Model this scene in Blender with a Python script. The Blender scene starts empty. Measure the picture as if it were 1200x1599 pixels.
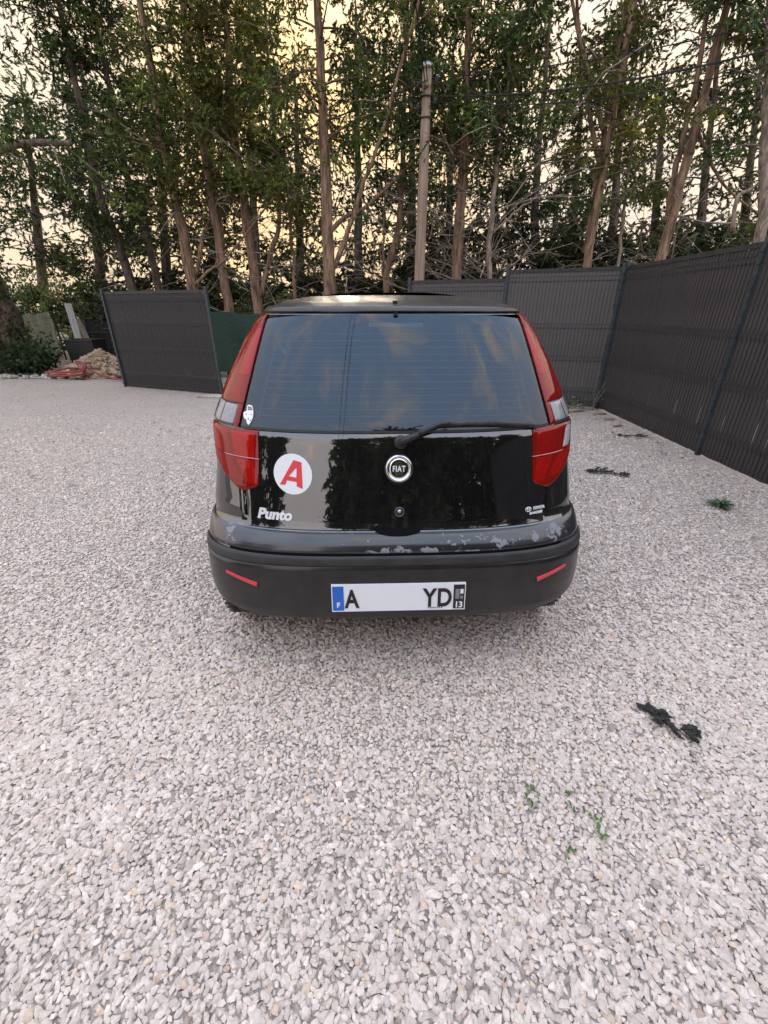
import bpy, bmesh, math, random
import numpy as np
from mathutils import Vector, Matrix
R = math.radians
rng = np.random.default_rng(7)
random.seed(7)
scene = bpy.context.scene
COL = scene.collection

# ------------------------------------------------------------------ camera, sky, sun, exposure
CAM_H, PITCH, FPX, IW, IH = 1.40, R(25.5), 660.0, 1200.0, 1599.0
cam = bpy.data.objects.new('camera', bpy.data.cameras.new('camera'))
COL.objects.link(cam)
cam.location = (0, 0, CAM_H)
cam.rotation_euler = (math.pi / 2 - PITCH, 0, 0)
cam.data.sensor_fit = 'VERTICAL'
cam.data.sensor_height = 36.0
cam.data.lens = FPX / IH * 36.0
cam.data.clip_start = 0.02
cam.data.clip_end = 600.0
scene.camera = cam

SUN_EL, SUN_AZ = R(16.0), R(-6.0)          # azimuth from +Y towards +X
sun_dir = Vector((math.sin(SUN_AZ) * math.cos(SUN_EL), math.cos(SUN_AZ) * math.cos(SUN_EL), math.sin(SUN_EL)))
world = bpy.data.worlds.new("World")
scene.world = world
world.use_nodes = True
nt = world.node_tree
nt.nodes.clear()


class NB:
    """small node builder"""
    def __init__(s, tree):
        s.t = tree

    def n(s, typ, **kw):
        nd = s.t.nodes.new(typ)
        for k, v in kw.items():
            if k.startswith('i_'):
                nd.inputs[k[2:].replace('_', ' ')].default_value = v
            else:
                setattr(nd, k, v)
        return nd

    def l(s, a, b):
        s.t.links.new(a, b)

    def math(s, op, a, b=None, c=None, clamp=False):
        nd = s.t.nodes.new('ShaderNodeMath')
        nd.operation = op
        nd.use_clamp = clamp
        for i, v in enumerate((a, b, c)):
            if v is None:
                continue
            if isinstance(v, (int, float)):
                nd.inputs[i].default_value = v
            else:
                s.l(v, nd.inputs[i])
        return nd.outputs[0]

    def mix(s, fac, a, b, mode='MIX'):
        nd = s.t.nodes.new('ShaderNodeMix')
        nd.data_type = 'RGBA'
        nd.blend_type = mode
        for sock, v in ((nd.inputs[0], fac), (nd.inputs[6], a), (nd.inputs[7], b)):
            if isinstance(v, (int, float)):
                sock.default_value = v
            elif isinstance(v, tuple):
                sock.default_value = v if len(v) == 4 else (*v, 1)
            else:
                s.l(v, sock)
        return nd.outputs[2]

    def ramp(s, fac, stops):
        nd = s.t.nodes.new('ShaderNodeValToRGB')
        cr = nd.color_ramp
        while len(cr.elements) < len(stops):
            cr.elements.new(0.5)
        for e, (p, c) in zip(cr.elements, stops):
            e.position = p
            e.color = (c, c, c, 1) if isinstance(c, (int, float)) else (*c, 1)
        s.l(fac, nd.inputs[0])
        return nd.outputs[0]

    def smooth(s, v, a, b):
        nd = s.t.nodes.new('ShaderNodeMapRange')
        nd.interpolation_type = 'SMOOTHSTEP'
        nd.inputs[1].default_value = a
        nd.inputs[2].default_value = b
        s.l(v, nd.inputs[0])
        return nd.outputs[0]


b = NB(nt)
sky = b.n('ShaderNodeTexSky', sky_type='NISHITA')
sky.sun_disc = False
sky.sun_elevation = SUN_EL
sky.sun_rotation = SUN_AZ
sky.air_density = 1.0
sky.dust_density = 1.2
tc = b.n('ShaderNodeTexCoord')
sep = b.n('ShaderNodeSeparateXYZ')
b.l(tc.outputs['Generated'], sep.inputs[0])
up = b.math('MAXIMUM', sep.outputs[2], 0.0)
sq = b.n('ShaderNodeMapping')
sq.inputs['Scale'].default_value = (1, 1, 1.7)
b.l(tc.outputs['Generated'], sq.inputs[0])
cn = b.n('ShaderNodeTexNoise', noise_dimensions='4D', i_W=3.0, i_Scale=3.4, i_Detail=10.0, i_Roughness=0.60, i_Distortion=0.9)
b.l(sq.outputs[0], cn.inputs['Vector'])
dot = b.n('ShaderNodeVectorMath', operation='DOT_PRODUCT')
b.l(tc.outputs['Generated'], dot.inputs[0])
dot.inputs[1].default_value = sun_dir
toward = b.smooth(dot.outputs['Value'], -0.35, 0.95)
patch = b.smooth(cn.outputs[0], 0.47, 0.68)
low = b.math('SUBTRACT', 1.0, b.smooth(up, 0.34, 0.80))
cover = b.math('MAXIMUM', b.math('MULTIPLY', patch, 0.85), b.math('MULTIPLY', low, b.math('MULTIPLY_ADD', toward, 0.45, 0.5)), clamp=True)
glow = b.smooth(dot.outputs['Value'], 0.90, 0.995)
ccol = b.mix(glow, b.mix(toward, (14.5, 10.8, 8.0), (6.6, 5.0, 3.1)), (8.2, 5.3, 2.1))
ccol2 = b.mix(b.smooth(cn.outputs[0], 0.30, 0.72), b.mix(0.35, ccol, (4.5, 4.6, 5.2)), ccol)
# a thin high veil of cirrostratus whitens the blue; like any overcast it is brightest overhead
skyblue = b.mix(0.72, sky.outputs[0], (7.0, 8.6, 11.4))
overcast = b.math('MULTIPLY_ADD', up, 0.50, 0.50)
bg = b.n('ShaderNodeBackground', i_Strength=0.10)
b.l(b.mix(1.0, b.mix(cover, skyblue, ccol2), overcast, 'MULTIPLY'), bg.inputs[0])
wo = b.n('ShaderNodeOutputWorld')
b.l(bg.outputs[0], wo.inputs[0])

sun = bpy.data.objects.new('sun', bpy.data.lights.new('sun', 'SUN'))
COL.objects.link(sun)
sun.data.energy = 0.6
sun.data.angle = R(14)
sun.data.color = (1.0, 0.86, 0.68)
sun.rotation_euler = sun_dir.to_track_quat('Z', 'Y').to_euler()
sun.location = (0, 0, 20)
scene.view_settings.view_transform = 'Standard'
scene.view_settings.look = 'None'
scene.view_settings.gamma = 1.0
scene.view_settings.use_curve_mapping = False
scene.view_settings.exposure = 1.66
scene.render.engine = 'CYCLES'
scene.cycles.max_bounces = 8
scene.cycles.transparent_max_bounces = 12
scene.cycles.diffuse_bounces = 3
scene.cycles.caustics_reflective = False
scene.cycles.caustics_refractive = False
scene.cycles.use_denoising = True

_c, _s = math.cos(PITCH), math.sin(PITCH)


def at(px, py, Y):
    """world point seen at a photo pixel, at distance Y in front of the camera"""
    u, v = (px - 600) / FPX, (799.5 - py) / FPX
    t = Y / (_c + v * _s)
    return Vector((u * t, Y, CAM_H + (v * _c - _s) * t))


def gr(px, py, z=0.0):
    u, v = (px - 600) / FPX, (799.5 - py) / FPX
    t = (z - CAM_H) / (v * _c - _s)
    return Vector((u * t, (_c + v * _s) * t, z))


# ------------------------------------------------------------------ object helpers
def tag(o, label=None, cat=None, group=None, kind=None):
    if label: o['label'] = label
    if cat: o['category'] = cat
    if group: o['group'] = group
    if kind: o['kind'] = kind
    return o


def empty(name, loc=(0, 0, 0), rz=0.0, label=None, cat=None, group=None):
    o = bpy.data.objects.new(name, None)
    COL.objects.link(o)
    o.location = loc
    o.rotation_euler = (0, 0, rz)
    o.empty_display_size = 0.1
    return tag(o, label, cat, group)


def link(name, me, parent=None, smooth=False, mats=()):
    o = bpy.data.objects.new(name, me)
    COL.objects.link(o)
    if parent: o.parent = parent
    for m in mats: me.materials.append(m)
    if smooth and len(me.polygons):
        me.polygons.foreach_set('use_smooth', np.ones(len(me.polygons), dtype=bool))
    return o


class MB:
    def __init__(s):
        s.v, s.f = [], []

    def add(s, vs, fs):
        k = len(s.v)
        s.v += [tuple(p) for p in vs]
        s.f += [tuple(i + k for i in f) for f in fs]
        return s

    def box(s, c, size, rot=None):
        hx, hy, hz = size[0] / 2, size[1] / 2, size[2] / 2
        P = [Vector((x, y, z)) for x in (-hx, hx) for y in (-hy, hy) for z in (-hz, hz)]
        if rot is not None: P = [rot @ p for p in P]
        c = Vector(c)
        return s.add([p + c for p in P], [(0, 1, 3, 2), (4, 6, 7, 5), (0, 4, 5, 1), (2, 3, 7, 6), (0, 2, 6, 4), (1, 5, 7, 3)])

    def tube(s, pts, radii, n=6, cap=True, jitter=0.0):
        pts = [Vector(p) for p in pts]
        if not hasattr(radii, '__len__'): radii = [radii] * len(pts)
        vs, fs = [], []
        ref = Vector((0.31, 0.9, 0.2))
        for i, p in enumerate(pts):
            a = pts[max(i - 1, 0)]
            c = pts[min(i + 1, len(pts) - 1)]
            d = (c - a)
            d = d.normalized() if d.length > 1e-9 else Vector((0, 0, 1))
            u = ref - d * ref.dot(d)
            if u.length < 1e-3: u = Vector((1, 0, 0)) - d * d.x
            u.normalize()
            ref = u
            w = d.cross(u)
            for k in range(n):
                an = 2 * math.pi * k / n
                r = radii[i] * (1 + (random.uniform(-jitter, jitter) if jitter else 0))
                vs.append(p + (u * math.cos(an) + w * math.sin(an)) * r)
        for i in range(len(pts) - 1):
            for k in range(n):
                k2 = (k + 1) % n
                fs.append((i * n + k, i * n + k2, (i + 1) * n + k2, (i + 1) * n + k))
        if cap:
            fs.append(tuple(range(n - 1, -1, -1)))
            fs.append(tuple((len(pts) - 1) * n + k for k in range(n)))
        return s.add(vs, fs)

    def grid(s, rows, closed=False, flip=False):
        """rows: list of equally long point lists"""
        n = len(rows[0])
        vs = [p for r in rows for p in r]
        fs = []
        for i in range(len(rows) - 1):
            for k in range(n - (0 if closed else 1)):
                k2 = (k + 1) % n
                q = (i * n + k, i * n + k2, (i + 1) * n + k2, (i + 1) * n + k)
                fs.append(q[::-1] if flip else q)
        return s.add(vs, fs)

    def mesh(s, name):
        me = bpy.data.meshes.new(name)
        me.from_pydata(s.v, [], s.f)
        me.validate()
        me.update()
        return me

    def build(s, name, mat, parent=None, smooth=False):
        return link(name, s.mesh(name), parent, smooth, (mat,) if mat else ())


def np_mesh(name, V, F, k, color=None):
    """V (n,3), F (m,k) polygons; optional per-vertex colour"""
    me = bpy.data.meshes.new(name)
    V = np.ascontiguousarray(V, dtype=np.float32)
    F = np.ascontiguousarray(F, dtype=np.int32)
    me.vertices.add(len(V))
    me.vertices.foreach_set('co', V.ravel())
    me.loops.add(F.size)
    me.loops.foreach_set('vertex_index', F.ravel())
    me.polygons.add(len(F))
    me.polygons.foreach_set('loop_start', np.arange(0, F.size, k, dtype=np.int32))
    me.polygons.foreach_set('use_smooth', np.zeros(len(F), dtype=bool))
    if color is not None:
        a = me.color_attributes.new('tint', 'FLOAT_COLOR', 'POINT')
        c = np.ones((len(V), 4), dtype=np.float32)
        c[:, :3] = color
        a.data.foreach_set('color', c.ravel())
    me.update(calc_edges=True)
    return me


# ------------------------------------------------------------------ materials
def mat(name, base=(.5, .5, .5), rough=.5, metal=0.0, spec=.5, coat=0.0, coat_r=.03):
    m = bpy.data.materials.new(name)
    m.use_nodes = True
    p = m.node_tree.nodes['Principled BSDF']
    p.inputs['Base Color'].default_value = (*base, 1)
    p.inputs['Roughness'].default_value = rough
    p.inputs['Metallic'].default_value = metal
    p.inputs['Specular IOR Level'].default_value = spec
    p.inputs['Coat Weight'].default_value = coat
    p.inputs['Coat Roughness'].default_value = coat_r
    return m


def nodes(m):
    return NB(m.node_tree), m.node_tree.nodes['Principled BSDF']


def noisy(name, c1, c2, scale, rough=.6, bump=0.0, stretch=(1, 1, 1), detail=5.0, bscale=None, dist=0.02, **kw):
    m = mat(name, c1, rough, **kw)
    q, p = nodes(m)
    t = q.n('ShaderNodeTexCoord')
    mp = q.n('ShaderNodeMapping')
    mp.inputs['Scale'].default_value = stretch
    q.l(t.outputs['Object'], mp.inputs[0])
    nz = q.n('ShaderNodeTexNoise', i_Scale=scale, i_Detail=detail, i_Roughness=.62)
    q.l(mp.outputs[0], nz.inputs['Vector'])
    q.l(q.mix(q.smooth(nz.outputs[0], .32, .68), c1, c2), p.inputs['Base Color'])
    if bump:
        n2 = q.n('ShaderNodeTexNoise', i_Scale=bscale or scale * 2, i_Detail=4.0)
        q.l(mp.outputs[0], n2.inputs['Vector'])
        bp = q.n('ShaderNodeBump', i_Strength=bump, i_Distance=dist)
        q.l(n2.outputs[0], bp.inputs['Height'])
        q.l(bp.outputs[0], p.inputs['Normal'])
    return m


def tinted(name, rough=.7, trans=0.0, mul=(1, 1, 1), bump=0.0):
    m = mat(name, rough=rough, spec=.25)
    q, p = nodes(m)
    a = q.n('ShaderNodeVertexColor', layer_name='tint')
    col = q.mix(1.0, a.outputs[0], mul, 'MULTIPLY')
    if bump:
        t = q.n('ShaderNodeTexCoord')
        nz = q.n('ShaderNodeTexNoise', i_Scale=140.0, i_Detail=3.0)
        q.l(t.outputs['Object'], nz.inputs['Vector'])
        col = q.mix(1.0, col, q.ramp(nz.outputs[0], [(.3, .86), (.7, 1.1)]), 'MULTIPLY')
        bp = q.n('ShaderNodeBump', i_Strength=bump, i_Distance=.002)
        q.l(nz.outputs[0], bp.inputs['Height'])
        q.l(bp.outputs[0], p.inputs['Normal'])
    q.l(col, p.inputs['Base Color'])
    if trans:
        tr = q.n('ShaderNodeBsdfTranslucent')
        q.l(q.mix(1.0, col, (1.3, 1.35, .7), 'MULTIPLY'), tr.inputs[0])
        mx = q.n('ShaderNodeMixShader', i_Fac=trans)
        q.l(p.outputs[0], mx.inputs[1])
        q.l(tr.outputs[0], mx.inputs[2])
        q.l(mx.outputs[0], m.node_tree.nodes['Material Output'].inputs[0])
    return m


M = {}
M['bark'] = noisy('bark', (.085, .05, .034), (.36, .235, .145), 20, .9, 1.0, (1, 1, .14), bscale=30, dist=.05)
M['bark_pale'] = noisy('bark_pale', (.13, .10, .08), (.40, .32, .25), 20, .9, .9, (1, 1, .2), bscale=30, dist=.03)
M['bark_dark'] = noisy('bark_dark', (.045, .033, .026), (.19, .14, .105), 16, .95, 1.0, (1, 1, .2), bscale=12, dist=.04)
M['twig'] = noisy('twig', (.16, .125, .10), (.33, .275, .23), 6, .85)
M['leaf'] = tinted('leaf', .6, .28)
M['litter'] = tinted('litter', .8, .0)
M['stone'] = tinted('stone', .85, 0, bump=.35)
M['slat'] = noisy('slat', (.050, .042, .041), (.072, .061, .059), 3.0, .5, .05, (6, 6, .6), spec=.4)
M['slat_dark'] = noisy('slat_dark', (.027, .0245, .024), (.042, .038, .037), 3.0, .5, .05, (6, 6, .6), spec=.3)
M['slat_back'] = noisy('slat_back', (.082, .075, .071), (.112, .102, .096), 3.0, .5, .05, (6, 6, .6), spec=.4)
M['wire'] = noisy('wire', (.018, .022, .024), (.035, .04, .042), 20, .45, spec=.5)
M['post'] = noisy('post', (.022, .030, .034), (.04, .05, .054), 14, .45, spec=.5)
M['rail'] = noisy('rail', (.014, .014, .015), (.03, .03, .03), 10, .55)
M['black'] = noisy('black_plastic', (.012, .012, .013), (.022, .022, .022), 25, .5, .08)
M['rubber'] = noisy('rubber', (.03, .029, .028), (.07, .066, .062), 18, .85, .3)
M['chrome'] = mat('chrome', (.82, .82, .84), .09, 1.0)
M['bright_metal'] = noisy('bright_metal', (.72, .72, .73), (.86, .86, .86), 30, .42, metal=.35)
M['steel'] = noisy('steel', (.35, .35, .36), (.5, .5, .5), 30, .35, metal=1.0)
M['white_print'] = mat('white_print', (.80, .80, .81), .35)
M['red_print'] = mat('red_print', (.72, .045, .055), .4)
M['dark_print'] = mat('dark_print', (.012, .012, .014), .4)
M['blue_print'] = mat('blue_print', (.015, .13, .55), .3)
M['grey_print'] = mat('grey_print', (.22, .22, .23), .4)
M['badge'] = noisy('badge_enamel', (.03, .028, .012), (.06, .055, .03), 60, .2, coat=1.0)
M['inside'] = mat('cabin_cloth', (.014, .014, .016), .9)
M['reflector_cup'] = noisy('reflector_cup', (.70, .70, .70), (.92, .92, .92), 60, .35, metal=.15)
M['cup_dim'] = noisy('reflector_dim', (.20, .20, .20), (.36, .36, .36), 60, .4, metal=.15)
M['soil'] = noisy('soil', (.09, .066, .045), (.19, .15, .11), 3.5, .95, .6, bscale=22, dist=.05)


def car_paint(name, base, dust=0.0, rough=.12):
    m = mat(name, base, .5, 0, .06, 1.0, rough * .25)
    q, p = nodes(m)
    p.inputs['Coat IOR'].default_value = 2.15
    t = q.n('ShaderNodeTexCoord')
    mp = q.n('ShaderNodeMapping')
    mp.inputs['Scale'].default_value = (9, 3, 1.6)
    q.l(t.outputs['Object'], mp.inputs[0])
    n1 = q.n('ShaderNodeTexNoise', i_Scale=3.0, i_Detail=6.0, i_Roughness=.6)
    q.l(mp.outputs[0], n1.inputs['Vector'])
    n2 = q.n('ShaderNodeTexNoise', i_Scale=190.0, i_Detail=1.0)
    q.l(t.outputs['Object'], n2.inputs['Vector'])
    specks = q.smooth(n2.outputs[0], .70, .76)
    streak = q.smooth(n1.outputs[0], .45, .75)
    s2 = q.n('ShaderNodeSeparateXYZ')
    q.l(t.outputs['Object'], s2.inputs[0])
    lowz = q.math('SUBTRACT', 1.0, q.smooth(s2.outputs[2], .62, .78))
    d = q.math('ADD', q.math('MULTIPLY', streak, q.math('MULTIPLY_ADD', lowz, dust * 3.2, dust)), q.math('MULTIPLY', specks, dust * 2.0), clamp=True)
    q.l(q.mix(d, base, (.25, .23, .20)), p.inputs['Base Color'])
    q.l(q.math('MULTIPLY_ADD', d, 1.2, rough * .25), p.inputs['Coat Roughness'])
    return m


M['paint'] = car_paint('black_paint', (.0040, .0040, .0046), .018, .07)
M['roof_paint'] = car_paint('faded_roof_paint', (.016, .013, .012), .045, .8)


M['roof_paint'].node_tree.nodes['Principled BSDF'].inputs['Coat Weight'].default_value = .4


def bumper_paint():
    """dark grey bumper skin, its lacquer flaking off in grey patches"""
    m = mat('flaking_bumper_paint', (.02, .021, .024), .3, 0, .5, .8, .12)
    q, p = nodes(m)
    t = q.n('ShaderNodeTexCoord')
    s2 = q.n('ShaderNodeSeparateXYZ')
    q.l(t.outputs['Object'], s2.inputs[0])
    nz = q.n('ShaderNodeTexNoise', i_Scale=34.0, i_Detail=5.0, i_Roughness=.62, i_Distortion=.9)
    q.l(t.outputs['Object'], nz.inputs['Vector'])
    tot = None
    for cx, wx, cz, wz, a in ((-.035, .085, .580, .016, .25), (.10, .06, .577, .014, .25), (.27, .12, .612, .018, .17), (.40, .055, .592, .030, .21),
                              (.535, .035, .600, .018, .23), (.635, .055, .603, .026, .24), (-.66, .025, .612, .03, .20), (-.1, .05, .614, .008, .12), (.3, .2, .572, .006, .16)):
        dx = q.math('DIVIDE', q.math('SUBTRACT', s2.outputs[0], cx), wx)
        dz = q.math('DIVIDE', q.math('SUBTRACT', s2.outputs[2], cz), wz)
        g = q.math('EXPONENT', q.math('MULTIPLY', q.math('ADD', q.math('MULTIPLY', dx, dx), q.math('MULTIPLY', dz, dz)), -1.0))
        g = q.math('MULTIPLY', g, a)
        tot = g if tot is None else q.math('MAXIMUM', tot, g)
    mask = q.smooth(q.math('ADD', nz.outputs[0], tot), .665, .685)
    n3 = q.n('ShaderNodeTexNoise', i_Scale=6.0, i_Detail=5.0)
    q.l(t.outputs['Object'], n3.inputs['Vector'])
    base = q.mix(q.smooth(n3.outputs[0], .4, .7), (.010, .011, .013), (.026, .027, .030))
    q.l(q.mix(mask, base, (.20, .205, .215)), p.inputs['Base Color'])
    q.l(q.math('MULTIPLY_ADD', mask, .35, .3), p.inputs['Roughness'])
    q.l(q.math('MULTIPLY_ADD', mask, -.7, .75), p.inputs['Coat Weight'])
    bp = q.n('ShaderNodeBump', i_Strength=.5, i_Distance=.001, invert=True)
    q.l(mask, bp.inputs['Height'])
    q.l(bp.outputs[0], p.inputs['Normal'])
    return m


M['bumper_paint'] = bumper_paint()
M['bumper_low'] = noisy('bumper_plastic', (.0075, .0065, .0065), (.017, .015, .0145), 14, .36, .06, spec=.4, coat=.5, coat_r=.12)
M['strip'] = noisy('bumper_strip', (.020, .0195, .0195), (.032, .031, .030), 16, .52, .06)
M['deep_black'] = mat('gap_black', (.004, .004, .004), .9, spec=.1)  # near-black matte for gaps, recesses and hidden parts


def lens(name, col, fac=1.0):
    m = bpy.data.materials.new(name)
    m.use_nodes = True
    m.node_tree.nodes.clear()
    q = NB(m.node_tree)
    tr = q.n('ShaderNodeBsdfTransparent')
    tr.inputs[0].default_value = (*col, 1)
    df = q.n('ShaderNodeBsdfDiffuse')
    df.inputs[0].default_value = (col[0] * .8, col[1] * .8, col[2] * .8, 1)
    m0 = q.n('ShaderNodeMixShader', i_Fac=.26 * fac)
    q.l(tr.outputs[0], m0.inputs[1])
    q.l(df.outputs[0], m0.inputs[2])
    gl = q.n('ShaderNodeBsdfGlossy', i_Roughness=.05)
    fr = q.n('ShaderNodeFresnel', i_IOR=1.5)
    mx = q.n('ShaderNodeMixShader')
    q.l(fr.outputs[0], mx.inputs[0])
    q.l(m0.outputs[0], mx.inputs[1])
    q.l(gl.outputs[0], mx.inputs[2])
    o = q.n('ShaderNodeOutputMaterial')
    q.l(mx.outputs[0], o.inputs[0])
    return m


M['red_lens'] = lens('red_lens', (.95, .030, .020))
M['dark_red_lens'] = lens('dark_red_lens', (.85, .018, .018))
M['clear_lens'] = lens('clear_lens', (.86, .86, .88), .25)


def car_glass():
    m = bpy.data.materials.new('tinted_glass')
    m.use_nodes = True
    m.node_tree.nodes.clear()
    q = NB(m.node_tree)
    tr = q.n('ShaderNodeBsdfTransparent')
    tr.inputs[0].default_value = (.26, .30, .34, 1)
    gl = q.n('ShaderNodeBsdfGlossy', i_Roughness=.012)
    gl.inputs[0].default_value = (.72, .86, 1.0, 1)  # blue of the mirrored sky put into the gloss colour
    fr = q.n('ShaderNodeFresnel', i_IOR=1.62)
    mx = q.n('ShaderNodeMixShader')
    q.l(q.math('MULTIPLY_ADD', fr.outputs[0], .90, .015), mx.inputs[0])
    q.l(tr.outputs[0], mx.inputs[1])
    q.l(gl.outputs[0], mx.inputs[2])
    # thin road dust, less inside the wiped arc
    t = q.n('ShaderNodeTexCoord')
    s2 = q.n('ShaderNodeSeparateXYZ')
    q.l(t.outputs['Object'], s2.inputs[0])
    dx = q.math('SUBTRACT', s2.outputs[0], .03)
    dz = q.math('SUBTRACT', s2.outputs[2], .95)
    r = q.math('SQRT', q.math('ADD', q.math('MULTIPLY', dx, dx), q.math('MULTIPLY', dz, dz)))
    ring = q.math('MULTIPLY', q.smooth(r, .12, .135), q.math('SUBTRACT', 1.0, q.smooth(r, .40, .41)))
    nz = q.n('ShaderNodeTexNoise', i_Scale=46.0, i_Detail=6.0, i_Roughness=.7)
    q.l(t.outputs['Object'], nz.inputs['Vector'])
    dust = q.math('MULTIPLY', q.math('MULTIPLY_ADD', ring, -.016, .026), q.smooth(nz.outputs[0], .3, .72))
    df = q.n('ShaderNodeBsdfDiffuse')
    df.inputs[0].default_value = (.42, .40, .37, 1)
    m2 = q.n('ShaderNodeMixShader')
    q.l(dust, m2.inputs[0])
    q.l(mx.outputs[0], m2.inputs[1])
    q.l(df.outputs[0], m2.inputs[2])
    o = q.n('ShaderNodeOutputMaterial')
    q.l(m2.outputs[0], o.inputs[0])
    return m


M['glass'] = car_glass()
M['side_glass'] = mat('dark_side_glass', (.006, .007, .008), .04, spec=.6)


def gravel_sheet():
    """fine crushed limestone seen from a distance: cell by cell colour and relief"""
    m = mat('gravel_sheet', (.4, .4, .4), .9, spec=.2)
    q, p = nodes(m)
    t = q.n('ShaderNodeTexCoord')
    vor = q.n('ShaderNodeTexVoronoi', i_Scale=52.0, i_Randomness=1.0)
    q.l(t.outputs['Object'], vor.inputs['Vector'])
    edge = q.n('ShaderNodeTexVoronoi', feature='DISTANCE_TO_EDGE', i_Scale=52.0)
    q.l(t.outputs['Object'], edge.inputs['Vector'])
    sx = q.n('ShaderNodeSeparateColor')
    q.l(vor.outputs['Color'], sx.inputs[0])
    tone = q.ramp(sx.outputs[0], [(0, (.48, .415, .355)), (.25, (.60, .52, .45)), (.7, (.68, .59, .51)), (1, (.74, .645, .56))])
    big = q.n('ShaderNodeTexNoise', i_Scale=.55, i_Detail=5.0, i_Roughness=.6)
    q.l(t.outputs['Object'], big.inputs['Vector'])
    tone = q.mix(1.0, tone, q.ramp(big.outputs[0], [(.3, (.88, .86, .83)), (.62, (1, 1, 1))]), 'MULTIPLY')
    joint = q.smooth(edge.outputs['Distance'], .0, .16)
    q.l(q.mix(joint, (.36, .315, .275), tone), p.inputs['Base Color'])
    bp = q.n('ShaderNodeBump', i_Strength=.9, i_Distance=.012)
    q.l(q.math('ADD', q.smooth(edge.outputs['Distance'], 0, .3), q.math('MULTIPLY', sx.outputs[1], .8)), bp.inputs['Height'])
    q.l(bp.outputs[0], p.inputs['Normal'])
    return m


M['gravel_sheet'] = gravel_sheet()

# ------------------------------------------------------------------ ground
g = MB()
N_ = 60
xs = np.concatenate([np.linspace(-300, -30, 8), np.linspace(-24, 24, N_), np.linspace(30, 300, 8)])
rows = []
for y in xs:
    rows.append([(x, y, -.02 + (0 if max(abs(x), abs(y)) < 13 else .05 * math.sin(x * .9) * math.cos(y * .7))) for x in xs])
g.grid(rows)
ground = g.build('ground', M['soil'], smooth=True)
tag(ground, kind='structure')
g = MB()
edge = [(-14, -9), (9.5, -9), (9.5, 7.6), (3.42, 7.6), (3.42, 6.7), (1.9, 7.33), (.45, 7.93), (-.2, 9.0), (-2.2, 11.0), (-4.2, 11.9), (-5.0, 11.6), (-5.9, 11.2), (-6.6, 9.75), (-8.2, 10.1), (-10.5, 10.35), (-14, 10.2)]  # part past the right fence is added to show bright through slat gaps
g.add([(x, y, 0.0) for x, y in edge], [tuple(range(len(edge)))])
yard = g.build('gravel_yard', M['gravel_sheet'])
tag(yard, kind='structure')


# real stones where they can be told apart
def stone_protos(n, npts, k):
    out = []
    while len(out) < n:
        bm = bmesh.new()
        i = np.arange(npts) + .5
        ph, th_ = np.arccos(1 - 2 * i / npts), np.pi * (1 + 5 ** .5) * i + rng.uniform(0, 6)
        P = np.stack([np.cos(th_) * np.sin(ph), np.sin(th_) * np.sin(ph), np.cos(ph)], -1) + rng.normal(0, .16, (npts, 3))
        P = P[:, rng.permutation(3)]
        P *= rng.uniform(.86, 1.05, (npts, 1))
        P *= np.array([1.0, rng.uniform(.58, .85), rng.uniform(.42, .62)])
        for p in P: bm.verts.new(p)
        r = bmesh.ops.convex_hull(bm, input=bm.verts)
        bmesh.ops.delete(bm, geom=[v for v in bm.verts if not v.link_faces], context='VERTS')
        bmesh.ops.triangulate(bm, faces=bm.faces)
        bm.verts.index_update()
        V = np.array([v.co[:] for v in bm.verts])
        F = np.array([[v.index for v in f.verts] for f in bm.faces])
        bm.free()
        out.append((V, F))
    return out


def stones(xy, size, protos, z0, zj, tintf):
    Vs, Fs, Cs, off = [], [], [], 0
    n = len(xy)
    which = rng.integers(0, len(protos), n)
    yaw = rng.uniform(0, 2 * np.pi, n)
    tx, ty = rng.normal(0, .20, n), rng.normal(0, .20, n)
    zz = z0 + rng.uniform(0, 1, n) * zj
    tint = tintf(n)
    for k, (V, F) in enumerate(protos):
        I = np.where(which == k)[0]
        if not len(I): continue
        P = V[None] * size[I, None, None]
        x, y, z = P[..., 0], P[..., 1], P[..., 2]
        a = tx[I, None]
        y, z = y * np.cos(a) - z * np.sin(a), y * np.sin(a) + z * np.cos(a)
        a = ty[I, None]
        x, z = x * np.cos(a) + z * np.sin(a), -x * np.sin(a) + z * np.cos(a)
        a = yaw[I, None]
        x, y = x * np.cos(a) - y * np.sin(a), x * np.sin(a) + y * np.cos(a)
        P = np.stack([x + xy[I, 0, None], y + xy[I, 1, None], z + zz[I, None]], -1)
        nv = len(V)
        Vs.append(P.reshape(-1, 3))
        Fs.append((F[None] + (np.arange(len(I)) * nv)[:, None, None] + off).reshape(-1, 3))
        Cs.append(np.repeat(tint[I], nv, axis=0))
        off += nv * len(I)
    return np.concatenate(Vs), np.concatenate(Fs), np.concatenate(Cs)


def gravel_tint(n):
    v = rng.normal(.545, .050, n).clip(.32, .68)
    c = np.stack([v * 1.13, v * .96, v * .825], -1)
    u = rng.uniform(0, 1, n)
    c[u < .03] *= np.array([1.0, .92, .81])
    c[(u > .05) & (u < .075)] *= np.array([.55, .53, .52])
    c[(u > .075) & (u < .085)] *= np.array([.92, .80, .74])
    c[u > .93] *= 1.14
    return c


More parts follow.
